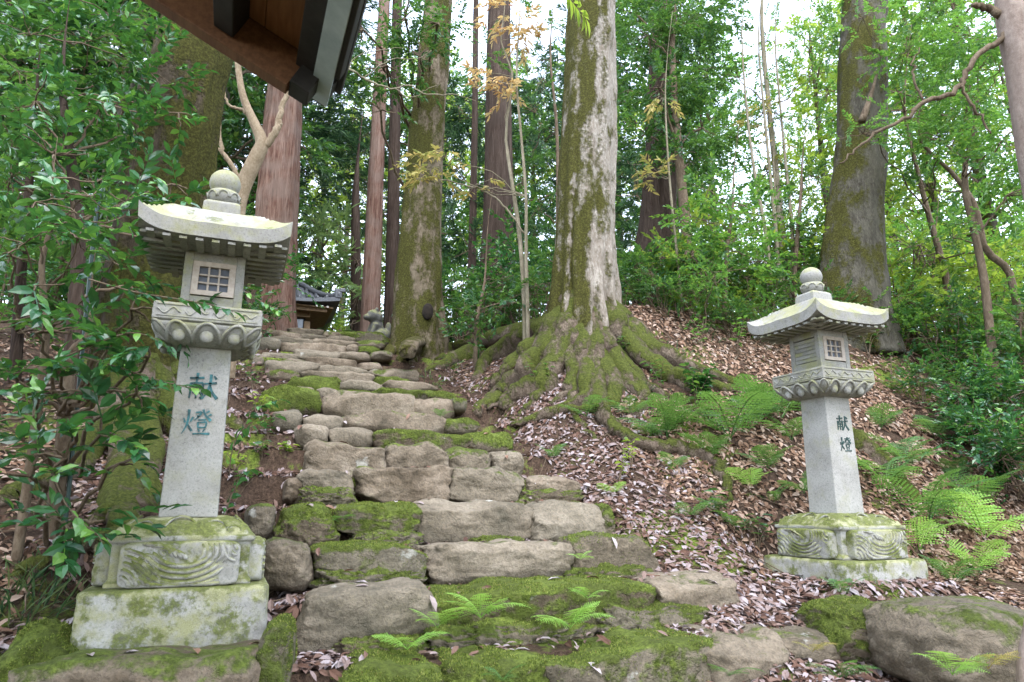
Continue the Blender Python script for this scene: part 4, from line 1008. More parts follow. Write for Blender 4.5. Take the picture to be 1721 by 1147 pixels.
for (px, D, kd) in SP:
    p = PD(px, 560, D); z = gz(p[0], p[1])
    r0 = empty(NAMES[kd], (p[0], p[1], z), LBL[kd] + ', ' + nth(SP, (px, D, kd)) + ' from the left', 'tree', 'background wood: ' + kd)
    r0.rotation_euler = (0, 0, brs.uniform(0, 6.28)); s = brs.uniform(.85, 1.2); r0.scale = (s, s, s * brs.uniform(.9, 1.15))
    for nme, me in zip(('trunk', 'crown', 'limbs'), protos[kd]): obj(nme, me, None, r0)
# the wood behind the viewer: unseen trees added to shade low sky light
for k, (bx, by, kd) in enumerate([(-10, 1, 'mid'), (-12, -8, 'dark'), (11, -16, 'mid'), (17, -3, 'bright'), (2, -22, 'dark'), (-7.5, -4, 'mid'), (9, -9, 'dark'), (-4, -13, 'dark'), (13, -8, 'mid')]):
    r0 = empty(NAMES[kd], (bx, by, gz(bx, by)), LBL[kd].replace('far back in the wood', 'behind the viewpoint') + ', ' + ORD[k] + ' round, unseen, added to shade the light', 'tree', 'unseen wood added behind the viewpoint')
    r0.rotation_euler = (0, 0, brs.uniform(0, 6.28))
    for nme, me in zip(('trunk', 'crown', 'limbs'), protos[kd]): obj(nme, me, None, r0)
# undergrowth: bushes on the crest of the bank and among the trees
def bush_proto(style, mat, seed, n=7, cover=1.1):
    rs = np.random.RandomState(seed); bl = []
    for i in range(n):
        a = rs.uniform(0, 6.28); rr = rs.uniform(.1, .55); bl.append((np.array([math.cos(a) * rr, math.sin(a) * rr, rs.uniform(.25, 1.15)]), (.36, .36, .24)))
    mb, cs = foliage(bl, style, rs, cover, 1.6, 1.0, -.25, .3)
    cr = mb.mesh('leaves', False); cr.materials.append(M[mat])
    st = MB()
    for c, Pc in cs:
        limb(st, (rs.uniform(-.08, .08), rs.uniform(-.08, .08), -.15), c, .013, .006, rs)
        for p in Pc[:6]: limb(st, c, p, .006, .003, rs, 5, seg=4)
    sm = st.mesh('stems'); sm.materials.append(M['twig'])
    return cr, sm
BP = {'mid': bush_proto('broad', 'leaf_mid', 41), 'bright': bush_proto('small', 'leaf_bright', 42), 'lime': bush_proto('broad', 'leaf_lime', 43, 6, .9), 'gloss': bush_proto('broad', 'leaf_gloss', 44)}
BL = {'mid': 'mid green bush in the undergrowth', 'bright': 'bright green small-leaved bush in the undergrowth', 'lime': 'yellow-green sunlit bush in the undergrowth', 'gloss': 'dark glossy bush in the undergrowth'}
BS = [(1080, 8.9, 'mid', .8), (1130, 9.4, 'bright', .9), (1190, 8.9, 'mid', .8), (1165, 10.5, 'lime', 1.2), (1240, 9.2, 'bright', .9), (1290, 8.8, 'mid', .7), (1330, 9.8, 'lime', 1.1), (1270, 11, 'bright', 1.5), (1360, 10.6, 'bright', 1.4), (1395, 8.9, 'mid', .6),
      (1505, 9.0, 'bright', .8), (1540, 9.8, 'lime', 1.2), (1580, 8.8, 'mid', .9), (1610, 10.5, 'lime', 1.5), (1640, 9.0, 'bright', 1.0), (1680, 8.4, 'mid', .9), (1700, 9.6, 'lime', 1.4), (1735, 8.4, 'bright', 1.1), (1520, 11.5, 'bright', 1.7), (1660, 11.5, 'bright', 1.8), (1200, 12, 'lime', 1.8), (1440, 12, 'lime', 1.7),
      (1060, 10.5, 'mid', 1.1), (915, 9.8, 'mid', .9), (870, 10.6, 'gloss', 1.1), (815, 10.6, 'mid', .9), (780, 11.6, 'gloss', 1.2), (745, 11.8, 'mid', .8), (930, 12, 'gloss', 1.6), (840, 12.4, 'mid', 1.4),
      (20, 8.2, 'mid', 1.0), (80, 9.2, 'bright', 1.3), (150, 8.2, 'gloss', 1.0), (-40, 9.0, 'gloss', 1.4), (120, 11, 'mid', 1.9), (10, 11, 'bright', 1.9), (330, 8.6, 'mid', 1.2), (380, 10.0, 'gloss', 1.3), (350, 11.5, 'bright', 1.8), (410, 9.2, 'gloss', .7), (60, 7.0, 'gloss', .8), (220, 9.5, 'mid', 1.5), (300, 12.5, 'mid', 2.0), (600, 19, 'lime', 1.6), (545, 20, 'lime', 1.8), (500, 21, 'bright', 1.8),
      (1120, 8.1, 'mid', .5), (1180, 7.9, 'bright', .55), (1235, 8.0, 'mid', .5), (1285, 8.2, 'bright', .5), (1092, 8.5, 'gloss', .55), (1530, 7.8, 'mid', .55), (1590, 7.3, 'gloss', .6), (1650, 6.7, 'gloss', .7), (1702, 6.3, 'gloss', .8), (1722, 7.2, 'gloss', .9), (1640, 7.7, 'bright', .7), (1150, 8.6, 'lime', .7), (1260, 8.6, 'lime', .6)]
urs = np.random.RandomState(8)
for (px, D, kd, sc) in BS:
    p = PD(px, 560, D); r0 = empty('undergrowth_bush', (p[0], p[1], gz(p[0], p[1])), BL[kd] + ', ' + nth(BS, (px, D, kd, sc)) + ' from the left', 'bush', 'undergrowth: ' + kd)
    r0.rotation_euler = (0, 0, urs.uniform(0, 6.28)); r0.scale = (sc * urs.uniform(.9, 1.2), sc * urs.uniform(.9, 1.2), sc * urs.uniform(.85, 1.25))
    for nme, me in zip(('leaves', 'stems'), BP[kd]): obj(nme, me, None, r0)

# ------------------------------------------------------------------ smooth-barked trees
tree('camellia_tree', 'smooth tan forked tree behind the jewel of the lantern', M['bark_tan'], [(392, 470, 32), (397, 355, 31), (412, 305, 28), (432, 262, 26), (440, 238, 22), (424, 200, 16), (408, 160, 13), (400, 110, 11), (392, 40, 9)], 7.0, seg=14, rows=30, flute=.05,
     branches=[[(428, 262, 15), (452, 238, 14), (466, 215, 12), (474, 180, 10), (484, 150, 9), (498, 90, 8)], [(404, 310, 10), (388, 275, 9), (372, 250, 8), (368, 205, 7), (374, 170, 5)], [(377, 262, 6), (362, 246, 5), (345, 238, 4)], [(466, 222, 9), (470, 210, 10), (472, 204, 7)], [(424, 200, 8), (408, 186, 7), (385, 178, 5), (375, 150, 4)]])
NT, NB = tree('leaning_tree', 'pale smooth pinkish trunk close by at the frame edge', M['bark_pink'], [(1734, 1180, 36), (1750, 1040, 42), (1775, 850, 50), (1778, 600, 56), (1766, 400, 60), (1742, 250, 60), (1722, 120, 60), (1708, 30, 66), (1700, -80, 62), (1680, -260, 50)], 2.9, seg=28, rows=60, flute=.02, sink=.4,
     branches=[[(1695, 58, 14), (1665, 78, 11), (1625, 115, 10), (1612, 148, 10), (1560, 168, 9), (1530, 190, 7), (1480, 222, 6), (1440, 250, 4), (1410, 275, 2.5)],
               [(1700, 40, 20), (1675, 22, 16), (1650, 12, 12), (1632, 10, 8)], [(1610, 142, 6), (1640, 185, 5), (1665, 225, 3)], [(1552, 170, 5), (1535, 120, 4), (1545, 80, 2)]], twigmat=M['twig'])
PT, PB = tree('twisted_branch_tree', 'bare pale twisting boughs reaching out from behind the roof corner', M['twig_pale'], [(462, 560, 14, 12.6), (466, 400, 13, 12.6), (472, 250, 12, 12.6), (478, 150, 11, 12.6), (484, 60, 10, 12.6)], 8.2, seg=8, rows=16,
     branches=[[(482, 140, 9, 12.6), (530, 122, 8, 10.5), (585, 118, 4.3), (612, 132, 4.3), (640, 144, 3.7), (665, 150, 3.7), (690, 144, 3.1), (712, 158, 2.5), (760, 160, 1.9), (800, 170, 0.9)], [(612, 132, 2.5), (640, 110, 2.2), (668, 98, 1.9), (700, 100, 1.2), (725, 85, 0.9)], [(585, 118, 2.5), (600, 95, 1.9), (640, 85, 1.9), (680, 80, 0.9)], [(665, 150, 1.9), (690, 165, 1.9), (720, 150, 1.2), (745, 140, 0.9)]], twigmat=M['twig_pale'])

# ------------------------------------------------------------------ saplings with autumn colour
tree('autumn_sapling', 'tall thin sapling with orange leaves between the two mossy giants', M['twig_pale'], [(882, 530, 9), (878, 450, 8.5), (870, 370, 8), (858, 290, 7), (850, 220, 5), (862, 130, 4), (842, 70, 3), (848, 20, 2)], 8.4,
     [(850, 28, 50, 24, 8.3), (880, 60, 26, 34, 8.3), (838, 140, 40, 26, 8.3), (815, 125, 26, 12, 8.3), (850, 165, 22, 14, 8.3)], M['leaf_orange'], 'narrow', cover=1.9, thr=-.5, seg=8, rows=24, flute=.02, twigmat=M['twig_pale'])
tree('autumn_sapling', 'slender pale sapling stem with yellowing leaves against the mossy trunk', M['twig_pale'], [(887, 530, 7), (884, 430, 6.5), (884, 330, 6), (876, 230, 5), (868, 130, 4), (874, 20, 2)], 8.3,
     [(725, 282, 44, 24, 8.2), (695, 300, 20, 9, 8.2), (745, 262, 20, 12, 8.2), (800, 310, 40, 12, 8.2, None, .4)], M['leaf_yellow'], 'narrow', cover=2.0, thr=-.5, seg=8, rows=24, flute=.02, twigmat=M['twig_pale'],
     branches=[[(884, 395, 3.5), (850, 350, 3.5), (820, 325, 3), (770, 308, 2.5), (720, 300, 2)]])
tree('autumn_sapling', 'sapling with yellow leaf clusters in front of the brown cedar', M['twig_pale'], [(1150, 560, 6), (1140, 450, 5), (1125, 300, 4), (1118, 170, 3)], 8.6,
     [(1113, 165, 30, 22, 8.6), (1105, 290, 30, 20, 8.6), (1085, 300, 16, 10, 8.6)], M['leaf_yellow'], 'narrow', cover=1.3, thr=-.5, seg=8, rows=20, twigmat=M['twig_pale'])
for i, (xx, lb) in enumerate([((1298, 1288, 1262), 'thin grey pole-like stem leftmost of the cluster behind the corner-on lantern'), ((1312, 1305, 1290), 'thin pale stem second in the cluster behind the corner-on lantern'), ((1330, 1332, 1318), 'thin pale stem rightmost of the cluster behind the corner-on lantern')]):
    tree('thin_stem', lb, M['twig_pale'], [(xx[0], 500, 7), (xx[1], 400, 6.5), (xx[2], 250, 5), (xx[2] - 15, 80, 3)], 9.3 + .2 * i, seg=7, rows=18)
tree('russet_sapling', 'sparse sapling with russet leaves before the bright sky', M['twig_pale'], [(1320, 505, 5), (1310, 400, 4), (1300, 280, 3)], 9.8, [(1290, 200, 36, 30, 9.8), (1300, 250, 24, 16, 9.8), (1260, 215, 24, 14, 9.8)], M['leaf_yellow'], 'narrow', cover=.7, thr=-.5, seg=6, rows=14, twigmat=M['twig_pale'])

# ------------------------------------------------------------------ glossy evergreen in front of the lantern
FG = [
 ('camellia_bush', 'glossy evergreen bush filling the upper corner beside the roof', [(112, 900, 30), (110, 760, 30), (118, 640, 27), (128, 500, 24), (132, 380, 21), (118, 260, 17), (105, 150, 12)], 4.3,
  [(50, 60, 90, 70, 4.4), (150, 70, 80, 70, 4.6), (250, 120, 60, 60, 4.9), (60, 170, 90, 60, 4.2), (170, 180, 70, 60, 4.4), (90, 260, 90, 50, 4.0), (230, 230, 50, 50, 4.6), (200, 30, 70, 40, 4.8), (300, 190, 40, 40, 4.8, None, .7), (20, 300, 50, 50, 4.0), (290, 310, 44, 36, 4.7, None, .6), (250, 410, 44, 40, 4.6, None, .6), (215, 480, 40, 40, 4.6, None, .6)], 1.0, 'leaf_gloss'),
 ('camellia_bush', 'fresh green leafy bush behind the glossy one, left of the leaning mossy trunk', [(20, 700, 20), (30, 560, 18), (40, 400, 15), (60, 200, 10)], 5.4,
  [(30, 120, 80, 80, 5.4), (110, 60, 70, 60, 5.6), (20, 240, 70, 60, 5.2), (120, 200, 60, 60, 5.4), (60, 320, 80, 50, 5.2), (150, 300, 50, 50, 5.4), (20, 430, 60, 50, 5.0), (110, 440, 60, 40, 5.2), (20, 540, 60, 40, 5.0), (120, 540, 50, 40, 5.0), (190, 100, 50, 50, 5.8), (200, 20, 60, 40, 5.8), (60, 620, 50, 30, 5.0), (170, 400, 40, 40, 5.0)], .75, 'leaf_mid'),
 ('camellia_bush', 'glossy leafy branches hanging across the front of the lantern', [(40, 860, 16), (62, 700, 14), (78, 560, 12), (70, 450, 10), (85, 380, 8)], 3.4,
  [(60, 340, 80, 40, 3.2), (150, 330, 70, 40, 3.3), (40, 410, 60, 40, 3.1), (130, 400, 80, 36, 3.1), (210, 340, 50, 36, 3.5), (60, 480, 60, 40, 3.0, None, .8), (190, 440, 60, 30, 3.1, None, .6), (250, 300, 40, 24, 3.7, None, .8), (285, 345, 36, 18, 3.8, None, .8)], .85, 'leaf_gloss'),
 ('camellia_bush', 'low glossy shrub with red-brown stem beside the carved plinth', [(84, 930, 26), (100, 800, 24), (112, 700, 22), (120, 600, 18), (150, 560, 10)], 3.6,
  [(180, 590, 70, 26, 3.0, None, .7), (250, 600, 40, 26, 2.9, None, .6), (90, 620, 60, 36, 3.0, None, .6), (160, 660, 70, 26, 2.9, None, .7), (60, 700, 60, 40, 2.9, None, .6), (110, 770, 70, 40, 2.8, None, .55), (50, 800, 50, 40, 2.9, None, .55), (170, 730, 40, 26, 2.9, None, .6), (150, 880, 26, 16, 2.8, None, .6), (60, 560, 60, 30, 3.1, None, .5), (110, 880, 30, 20, 3.0, None, .6), (220, 520, 50, 24, 3.1, None, .8), (230, 660, 40, 30, 3.0, None, .7), (200, 780, 36, 36, 3.3, None, .6), (30, 640, 50, 40, 3.4, None, .9), (40, 740, 50, 50, 3.4, None, .9)], 1.0, 'leaf_gloss'),
]
for nm, lb, tr_, D, cr, cv, lf in FG:
    tree(nm, lb, M['bark_cedar_dark'] if D > 4 else M['twig'], tr_, D, cr, M[lf], 'gloss', cover=cv * 2.3, seg=12, rows=30, clump=1.8, thr=-.15, scale=1.08, twigmat=M['twig'], flute=.03, cat='bush')
def leafy_twig(name, label, path, D, n, mat, L=.085, W=.04, r=.004, cat='twig', spread=60, seed=3, par=None):
    """one bough followed leaf by leaf"""
    rs = np.random.RandomState(seed)
    P = spline(np.array([PD(p[0], p[1], p[2] if len(p) > 2 else D) for p in path]), 24)
    base = P[0].copy()
    rt = empty(name, base, label, cat)
    mb = MB(); mb.tube(P - base, np.linspace(r, r * .4, 24), 5); mb.build('stem', M['twig'], rt)
    k = np.linspace(3, 23, n).astype(int)
    T = unit(np.gradient(P, axis=0)[k]); S = unit(np.cross(T, np.array([0, 0, 1.0]))); Uu = np.cross(S, T)
    sg = np.where(np.arange(n) % 2 == 0, 1, -1)[:, None]; al = np.radians(rs.normal(spread, 15, n))[:, None]
    A = T * np.cos(al) + S * sg * np.sin(al); A[:, 2] -= .25 + rs.uniform(-.2, .3, n)
    Nn = Uu + rs.normal(0, .3, (n, 3)); LL = L * rs.uniform(.75, 1.2, n); WW = W * rs.uniform(.85, 1.15, n)
    for q in range(n):
        V, F = leaf_arrays(np.zeros((1, 3)), A[q:q + 1], Nn[q:q + 1], LL[q:q + 1], WW[q:q + 1], True); obj('leaf', mesh_np('leaf', V, F, False), mat, rt, P[k[q]] - base)
    return rt
leafy_twig('hanging_twig', 'long leafy twig crossing the lantern between window and lotus platform', [(150, 470), (230, 492), (300, 503), (350, 512), (392, 524)], 2.85, 18, M['leaf_gloss'], .075, .036, seed=3)
leafy_twig('hanging_twig', 'leafy twig reaching the first carved character of the lantern', [(140, 600), (200, 618), (255, 636), (300, 648), (338, 655)], 2.8, 18, M['leaf_gloss'], .075, .036, seed=4)
leafy_twig('hanging_twig', 'leafy twig lying across the lotus carving of the lantern', [(110, 600), (170, 575), (220, 560), (262, 570), (290, 590)], 2.8, 17, M['leaf_gloss'], .075, .036, seed=5)
leafy_twig('hanging_twig', 'drooping leafy twig hanging beside the top of the plinth', [(90, 800), (112, 850), (140, 880), (165, 900), (172, 915)], 2.75, 14, M['leaf_gloss'], .08, .038, seed=6)
leafy_twig('evergreen_sprig', 'small evergreen sprig right of the lantern shaft beside the first character', [(400, 770), (410, 720), (425, 690), (445, 680), (470, 672)], 4.5, 14, M['leaf_gloss'], .085, .042, seed=7, cat='sprig')
leafy_twig('evergreen_sprig', 'small evergreen sprig right of the shaft below the second character', [(385, 800), (390, 760), (405, 725), (430, 715), (462, 700)], 4.3, 14, M['leaf_gloss'], .085, .042, seed=8, cat='sprig')
leafy_twig('evergreen_sprig', 'evergreen sprig beside the lotus platform in front of the red cedar', [(390, 480), (420, 495), (440, 508), (462, 520), (480, 528)], 5.2, 16, M['leaf_gloss'], .09, .042, seed=9, cat='sprig')
leafy_twig('evergreen_sprig', 'dark leafy sprig at the foot of the shaft beside the mossy step end', [(378, 870), (385, 845), (395, 820), (405, 800), (420, 790)], 4.0, 12, M['leaf_gloss'], .085, .04, seed=10, cat='sprig')
leafy_twig('overhead_twig', 'bright blurred leaves hanging from above in front of the huge trunk', [(930, -60), (945, -20), (960, 0), (975, 20), (985, 32)], 3.0, 20, M['leaf_lime'], .10, .03, seed=11)
mb = MB(); p0, p1 = PD(160, 380, 3.75), PD(112, 860, 3.6); mb.tube(spline(np.array([p1 - np.array([0, 0, .3]), p1, (p0 + p1) / 2, p0, p0 + np.array([0, 0, .25])]), 16), .011, 10)
tag(mb.build('garden_stake', M['pole']), 'thin dark green stake standing among the glossy leaves', 'stake')

# ------------------------------------------------------------------ the near roof corner overhead
T = PZ(545, 176, 1.42)
rx, ry, rz = T
eave = empty('gate_roof', (rx, ry, rz), 'brown timber roof corner with dark edges jutting in overhead', 'roof')
sl = math.radians(26)
def roofbox(name, mat, x0, x1, y0, y1, t0, t1, bev=.004):
    """box in roof coordinates: x measured up the slope from the eave (towards -X), y back from the verge (towards -Y), t below/above the boards"""
    mb = MB(); V = []
    for t in (t0, t1):
        for y in (y0, y1):
            for x in (x0, x1): V.append((-x * math.cos(sl) + t * math.sin(sl), -y, x * math.sin(sl) + t * math.cos(sl)))
    mb.add(V, np.array([(0, 2, 3, 1), (4, 5, 7, 6), (0, 1, 5, 4), (2, 6, 7, 3), (0, 4, 6, 2), (1, 3, 7, 5)][::1]))
    return bevel(mb.build(name, mat, eave, smooth=False), bev)
for k in range(14): roofbox('soffit_board', M['wood_eave_light'], .135 + k * .142, .135 + k * .142 + .139, .12, 3.2, .055, .07, .002)
roofbox('barge_board', M['wood_eave'], .11, 2.2, .055, .115, -.085, .06)
roofbox('verge_cap', M['wood_dark'], .0, 2.2, -.02, .054, .0, .085)
roofbox('barge_end', M['wood_dark'], .035, .108, .045, .135, -.075, .055)
roofbox('eave_board', M['wood_dark'], .045, .13, .056, 3.2, .004, .06)
roofbox('drip_edge', M['metal_edge'], -.012, .058, .0, 3.2, -.006, .0, .001)
roofbox('gutter_lip', M['wood_dark'], -.03, -.006, .18, 3.2, .0, .045)
roofbox('roof_covering', M['wood_dark'], -.02, 2.3, -.03, 3.2, .0855, .11)
for k in range(2): roofbox('purlin', M['wood_dark'] if k == 0 else M['wood_eave'], .33 + k * .8, .40 + k * .8, .12, 3.2, -.05, .054)
for k in range(4): roofbox('rafter', M['wood_eave'], .14, 2.2, .52 + k * .55, .58 + k * .55, .0, .0545)

# ------------------------------------------------------------------ small shrine at the head of the steps
sp_ = PD(505, 556, 15.0)
shr = empty('shrine_hall', (sp_[0], sp_[1], gz(sp_[0], sp_[1])), 'small timber shrine hall with grey tiled roof at the head of the steps', 'shrine')
zs = 4.05 - shr.location.z                        # eave height
def sbox(name, mat, c, h, par=shr, bev=.01): mb = MB(); mb.box(c, h); return bevel(mb.build(name, mat, par, smooth=False), bev)
E_ = PD(580, 519, 14.2) - np.array(shr.location)
ex, ez = E_[0], E_[2] + .38
W2 = 1.9; ccx = ex - W2
def hip(x, y):
    m = max(abs(x) / W2, abs(y) / 1.6); return m
nU, nV = 40, 24
Uu, Vv = np.meshgrid(np.linspace(-1, 1, nU + 1), np.linspace(-1, 1, nV + 1))
mm = np.maximum(np.maximum(np.abs(Uu) * W2 - .6, 0) / (W2 - .6), np.abs(Vv))
cor = (np.abs(Uu) * np.abs(Vv)) ** 3
zr = ez + 1.15 * (1 - mm) ** 1.35 + .16 * cor
top = np.stack([ccx + Uu * W2, Vv * 1.6 + 1.3, zr], -1).reshape(-1, 3); bot = top.copy(); bot[:, 2] = ez - .07 + .12 * cor.ravel()
i0 = (np.arange(nV)[:, None] * (nU + 1) + np.arange(nU)[None, :]).ravel(); q1 = np.stack([i0, i0 + 1, i0 + nU + 2, i0 + nU + 1], -1); m0 = len(top)
bb = np.concatenate([np.arange(nU + 1), np.arange(1, nV + 1) * (nU + 1) + nU, nV * (nU + 1) + np.arange(nU - 1, -1, -1), np.arange(nV - 1, 0, -1) * (nU + 1)]); b2_ = np.roll(bb, -1)
srf = obj('roof', mesh_np('roof', np.vstack([top, bot]), np.vstack([q1, q1[:, ::-1] + m0, np.stack([bb, bb + m0, b2_ + m0, b2_], -1)]), False), M['tile'], shr)
tl = MB()
for i in range(19):                                # round cover tiles running down the front and the end slopes
    u = -1 + 2 * (i + .5) / 19
    pts = []
    for v in np.linspace(-1, -.06, 12):
        m_ = max(max(abs(u) * W2 - .6, 0) / (W2 - .6), abs(v))
        if max(abs(u) * W2 - .6, 0) / (W2 - .6) > abs(v): continue
        pts.append((ccx + u * W2, v * 1.6 + 1.3, ez + 1.15 * (1 - m_) ** 1.35 + .16 * (abs(u) * abs(v)) ** 3 + .012))
    if len(pts) > 1: tl.tube(np.array(pts), .042, 7)
for i in range(15):
    v = -1 + 2 * (i + .5) / 15
    pts = []
    for u in np.linspace(1, .34, 10):
        mu = max(u * W2 - .6, 0) / (W2 - .6)
        if mu < abs(v): continue
        pts.append((ccx + u * W2, v * 1.6 + 1.3, ez + 1.15 * (1 - mu) ** 1.35 + .16 * (abs(u) * abs(v)) ** 3 + .012))
    if len(pts) > 1: tl.tube(np.array(pts), .042, 7)
tl.build('cover_tiles', M['tile'], srf)
rg = MB()
rg.tube(np.array([(ccx - .62, 1.3, ez + 1.2), (ccx, 1.3, ez + 1.17), (ccx + .62, 1.3, ez + 1.2)]), .09, 8)
for sx in (-1, 1):
    for sy in (-1, 1):
        t_ = np.linspace(0, 1, 9); mu = t_
        rg.tube(np.stack([ccx + sx * (.6 + (W2 - .6) * t_), 1.3 + sy * 1.6 * t_, ez + 1.15 * (1 - t_) ** 1.35 + .16 * (((.6 + (W2 - .6) * t_) / W2) * t_) ** 3 + .05], -1), .065, 7)
rg.build('ridge_tiles', M['tile'], srf)
mb = MB(); mb.box((ccx + W2 - .05, 1.3 - 1.56, ez + .22), (.08, .06, .11)); mb.box((ccx + W2 + .04, 1.3 - 1.6, ez + .30), (.07, .03, .05)); bevel(mb.build('corner_ornament', M['tile'], srf, smooth=False), .02)
yf = 1.3 - 1.05
sbox('eave_beam', M['shrine_wood'], (ccx, yf - .28, ez - .14), (W2 - .25, .05, .06))
sbox('lintel', M['shrine_wood'], (ccx, yf, ez - .22), (W2 - .6, .06, .07))
sbox('soffit', M['shrine_wood'], (ccx, 1.3, ez - .10), (W2 - .12, 1.45, .02))
for sx in (-1.25, -.45, .45, 1.25): sbox('post', M['shrine_wood'], (ccx + sx, yf, (ez - .4) / 2), (.07, .07, (ez - .4) / 2 + .02))
sbox('wall', M['shrine_wood'], (ccx, 1.35, (ez - .35) / 2), (1.22, .95, (ez - .35) / 2))
for k, sx in enumerate((-.85, 0, .85)):
    w = sbox('window', M['wood_dark'], (ccx + sx, yf + .11, ez - .50), (.37, .03, .22)); sbox('pane', M['glass'], (ccx + sx, yf + .075, ez - .50), (.32, .006, .19), w, .001)
    for q_ in (-.11, .11): sbox('muntin', M['wood_dark'], (ccx + sx + q_, yf + .065, ez - .50), (.012, .008, .19), w, .002)
for sx in (-1, 1):
    for k in range(3): sbox('rafter_end', M['white'], (ccx + sx * (1.4 + .12 * k), 1.3 - 1.52, ez - .105), (.022, .012, .022), bev=.003)

# guardian statue
gp = PD(634, 558, 12.3); gzv = gz(gp[0], gp[1])
ks = empty('guardian_statue', (gp[0], gp[1], gzv), 'weathered stone guardian lion-dog seated at the head of the steps', 'statue')
sb = MB()
QS = CUBE_V6 / np.linalg.norm(CUBE_V6, axis=1, keepdims=True)
for (c_, h_) in [((0, .10, .20), (.19, .24, .20)), ((0, -.02, .40), (.17, .17, .22)), ((0, -.12, .66), (.19, .18, .17)), ((0, -.28, .61), (.11, .11, .085)), ((0, -.02, .62), (.20, .13, .20)),
                 ((-.17, .06, .16), (.09, .18, .15)), ((.17, .06, .16), (.09, .18, .15)), ((-.13, -.10, .80), (.05, .05, .07)), ((.13, -.10, .80), (.05, .05, .07)), ((0, .30, .38), (.09, .08, .20)),
                 ((-.11, -.25, .03), (.07, .10, .05)), ((.11, -.25, .03), (.07, .10, .05))]: sb.add(QS * np.array(h_) + np.array(c_) + np.array([0, 0, .28]), CUBE_F6)
for sx in (-1, 1): sb.tube(np.array([(sx * .11, -.10, .72), (sx * .115, -.17, .5), (sx * .115, -.21, .30)]), [.085, .07, .06], 10)
kb = sb.build('body', M['statue'], ks); rm = kb.modifiers.new('remesh', 'REMESH'); rm.mode = 'VOXEL'; rm.voxel_size = .022; rm.use_smooth_shade = True
sm = kb.modifiers.new('smooth', 'SMOOTH'); sm.iterations = 3
mb = MB(); mb.box((0, 0, .14), (.26, .36, .15)); bevel(mb.build('pedestal', M['statue'], ks, smooth=False), .02)
ks.rotation_euler = (0, 0, math.radians(-75)); ks.scale = (.74, .74, .74)

# ------------------------------------------------------------------ ferns
def frond_mesh(name, n=17, arch=.55, wid=.34, seed=0):
    rs = np.random.RandomState(seed); t = np.linspace(0, 1, n + 3)
    P = np.stack([t * .93, np.zeros_like(t), arch * (t * .9 - t ** 2 * .85)], -1)
    T = unit(np.gradient(P, axis=0)); mb = MB()
    mb.tube(P, np.linspace(.008, .002, len(t)), 4, False)
    for i in range(3, n + 3):
        tt = (i - 2) / n; L = wid * (math.sin(math.pi * min(1, (tt * .82 + .20))) ** .8) * rs.uniform(.9, 1.05)
        if L < .01: continue
        for s in (-1, 1):
            A = unit(np.array([.42, s * 1.0, -.10 + rs.normal(0, .06)])); Nn = np.array([-.1, 0, 1.0]); S = unit(np.cross(Nn, A))
            m = max(3, int(L / .042))
            u = np.linspace(0.02, 1, m + 1)
            # toothed pinna: leaflets along its rib
            for k in range(m):
                w = .022 * (1 - .7 * k / m) + .006
                b0 = P[i] + A * L * u[k]; 
                for q in (-1, 1):
                    Vv = np.array([b0, b0 + A * L / m * .95, b0 + S * q * w + A * L / m * .75 + np.array([0, 0, .004])])
                    mb.add(Vv - np.array([0, 0, .03 * (u[k] * L / .3) ** 2]), np.array([(0, 1, 2)]))
    return mb.mesh(name, False)
FR = [frond_mesh('frond', 17, .62, .30, 1), frond_mesh('frond', 15, .45, .34, 2), frond_mesh('frond', 19, .75, .26, 3)]
def fern(px, py, size, n, mat, label, seed, D=None, tilt=0.0, z=None, az=None, group='ferns on the bank'):
    rs = np.random.RandomState(seed)
    p = hit(px, py) if D is None else PD(px, py, D)
    rt = empty('fern', p - np.array([0, 0, .01]), label, 'fern', group)
    D = float(p @ _H); L = size * mpp(D)
    for k in range(n):
        key = (k + seed) % 3
        me = FR[key]
        me2 = FRM.setdefault((key, mat), None)
        if me2 is None: me2 = me.copy(); me2.materials.clear(); me2.materials.append(M[mat]); FRM[(key, mat)] = me2
        o = obj('frond', me2, None, rt)
        a = (az[0] + (az[1] - az[0]) * k / max(n - 1, 1) if az else 6.28 * k / n) + rs.normal(0, .25)
        o.rotation_euler = (rs.normal(0, .15), -rs.uniform(.25, .75) + tilt, a)
        s = L * rs.uniform(.75, 1.15); o.scale = (s, s, s)
    return rt
FRM = {}
DW = math.radians(-110)                                  # towards the viewer and down the bank
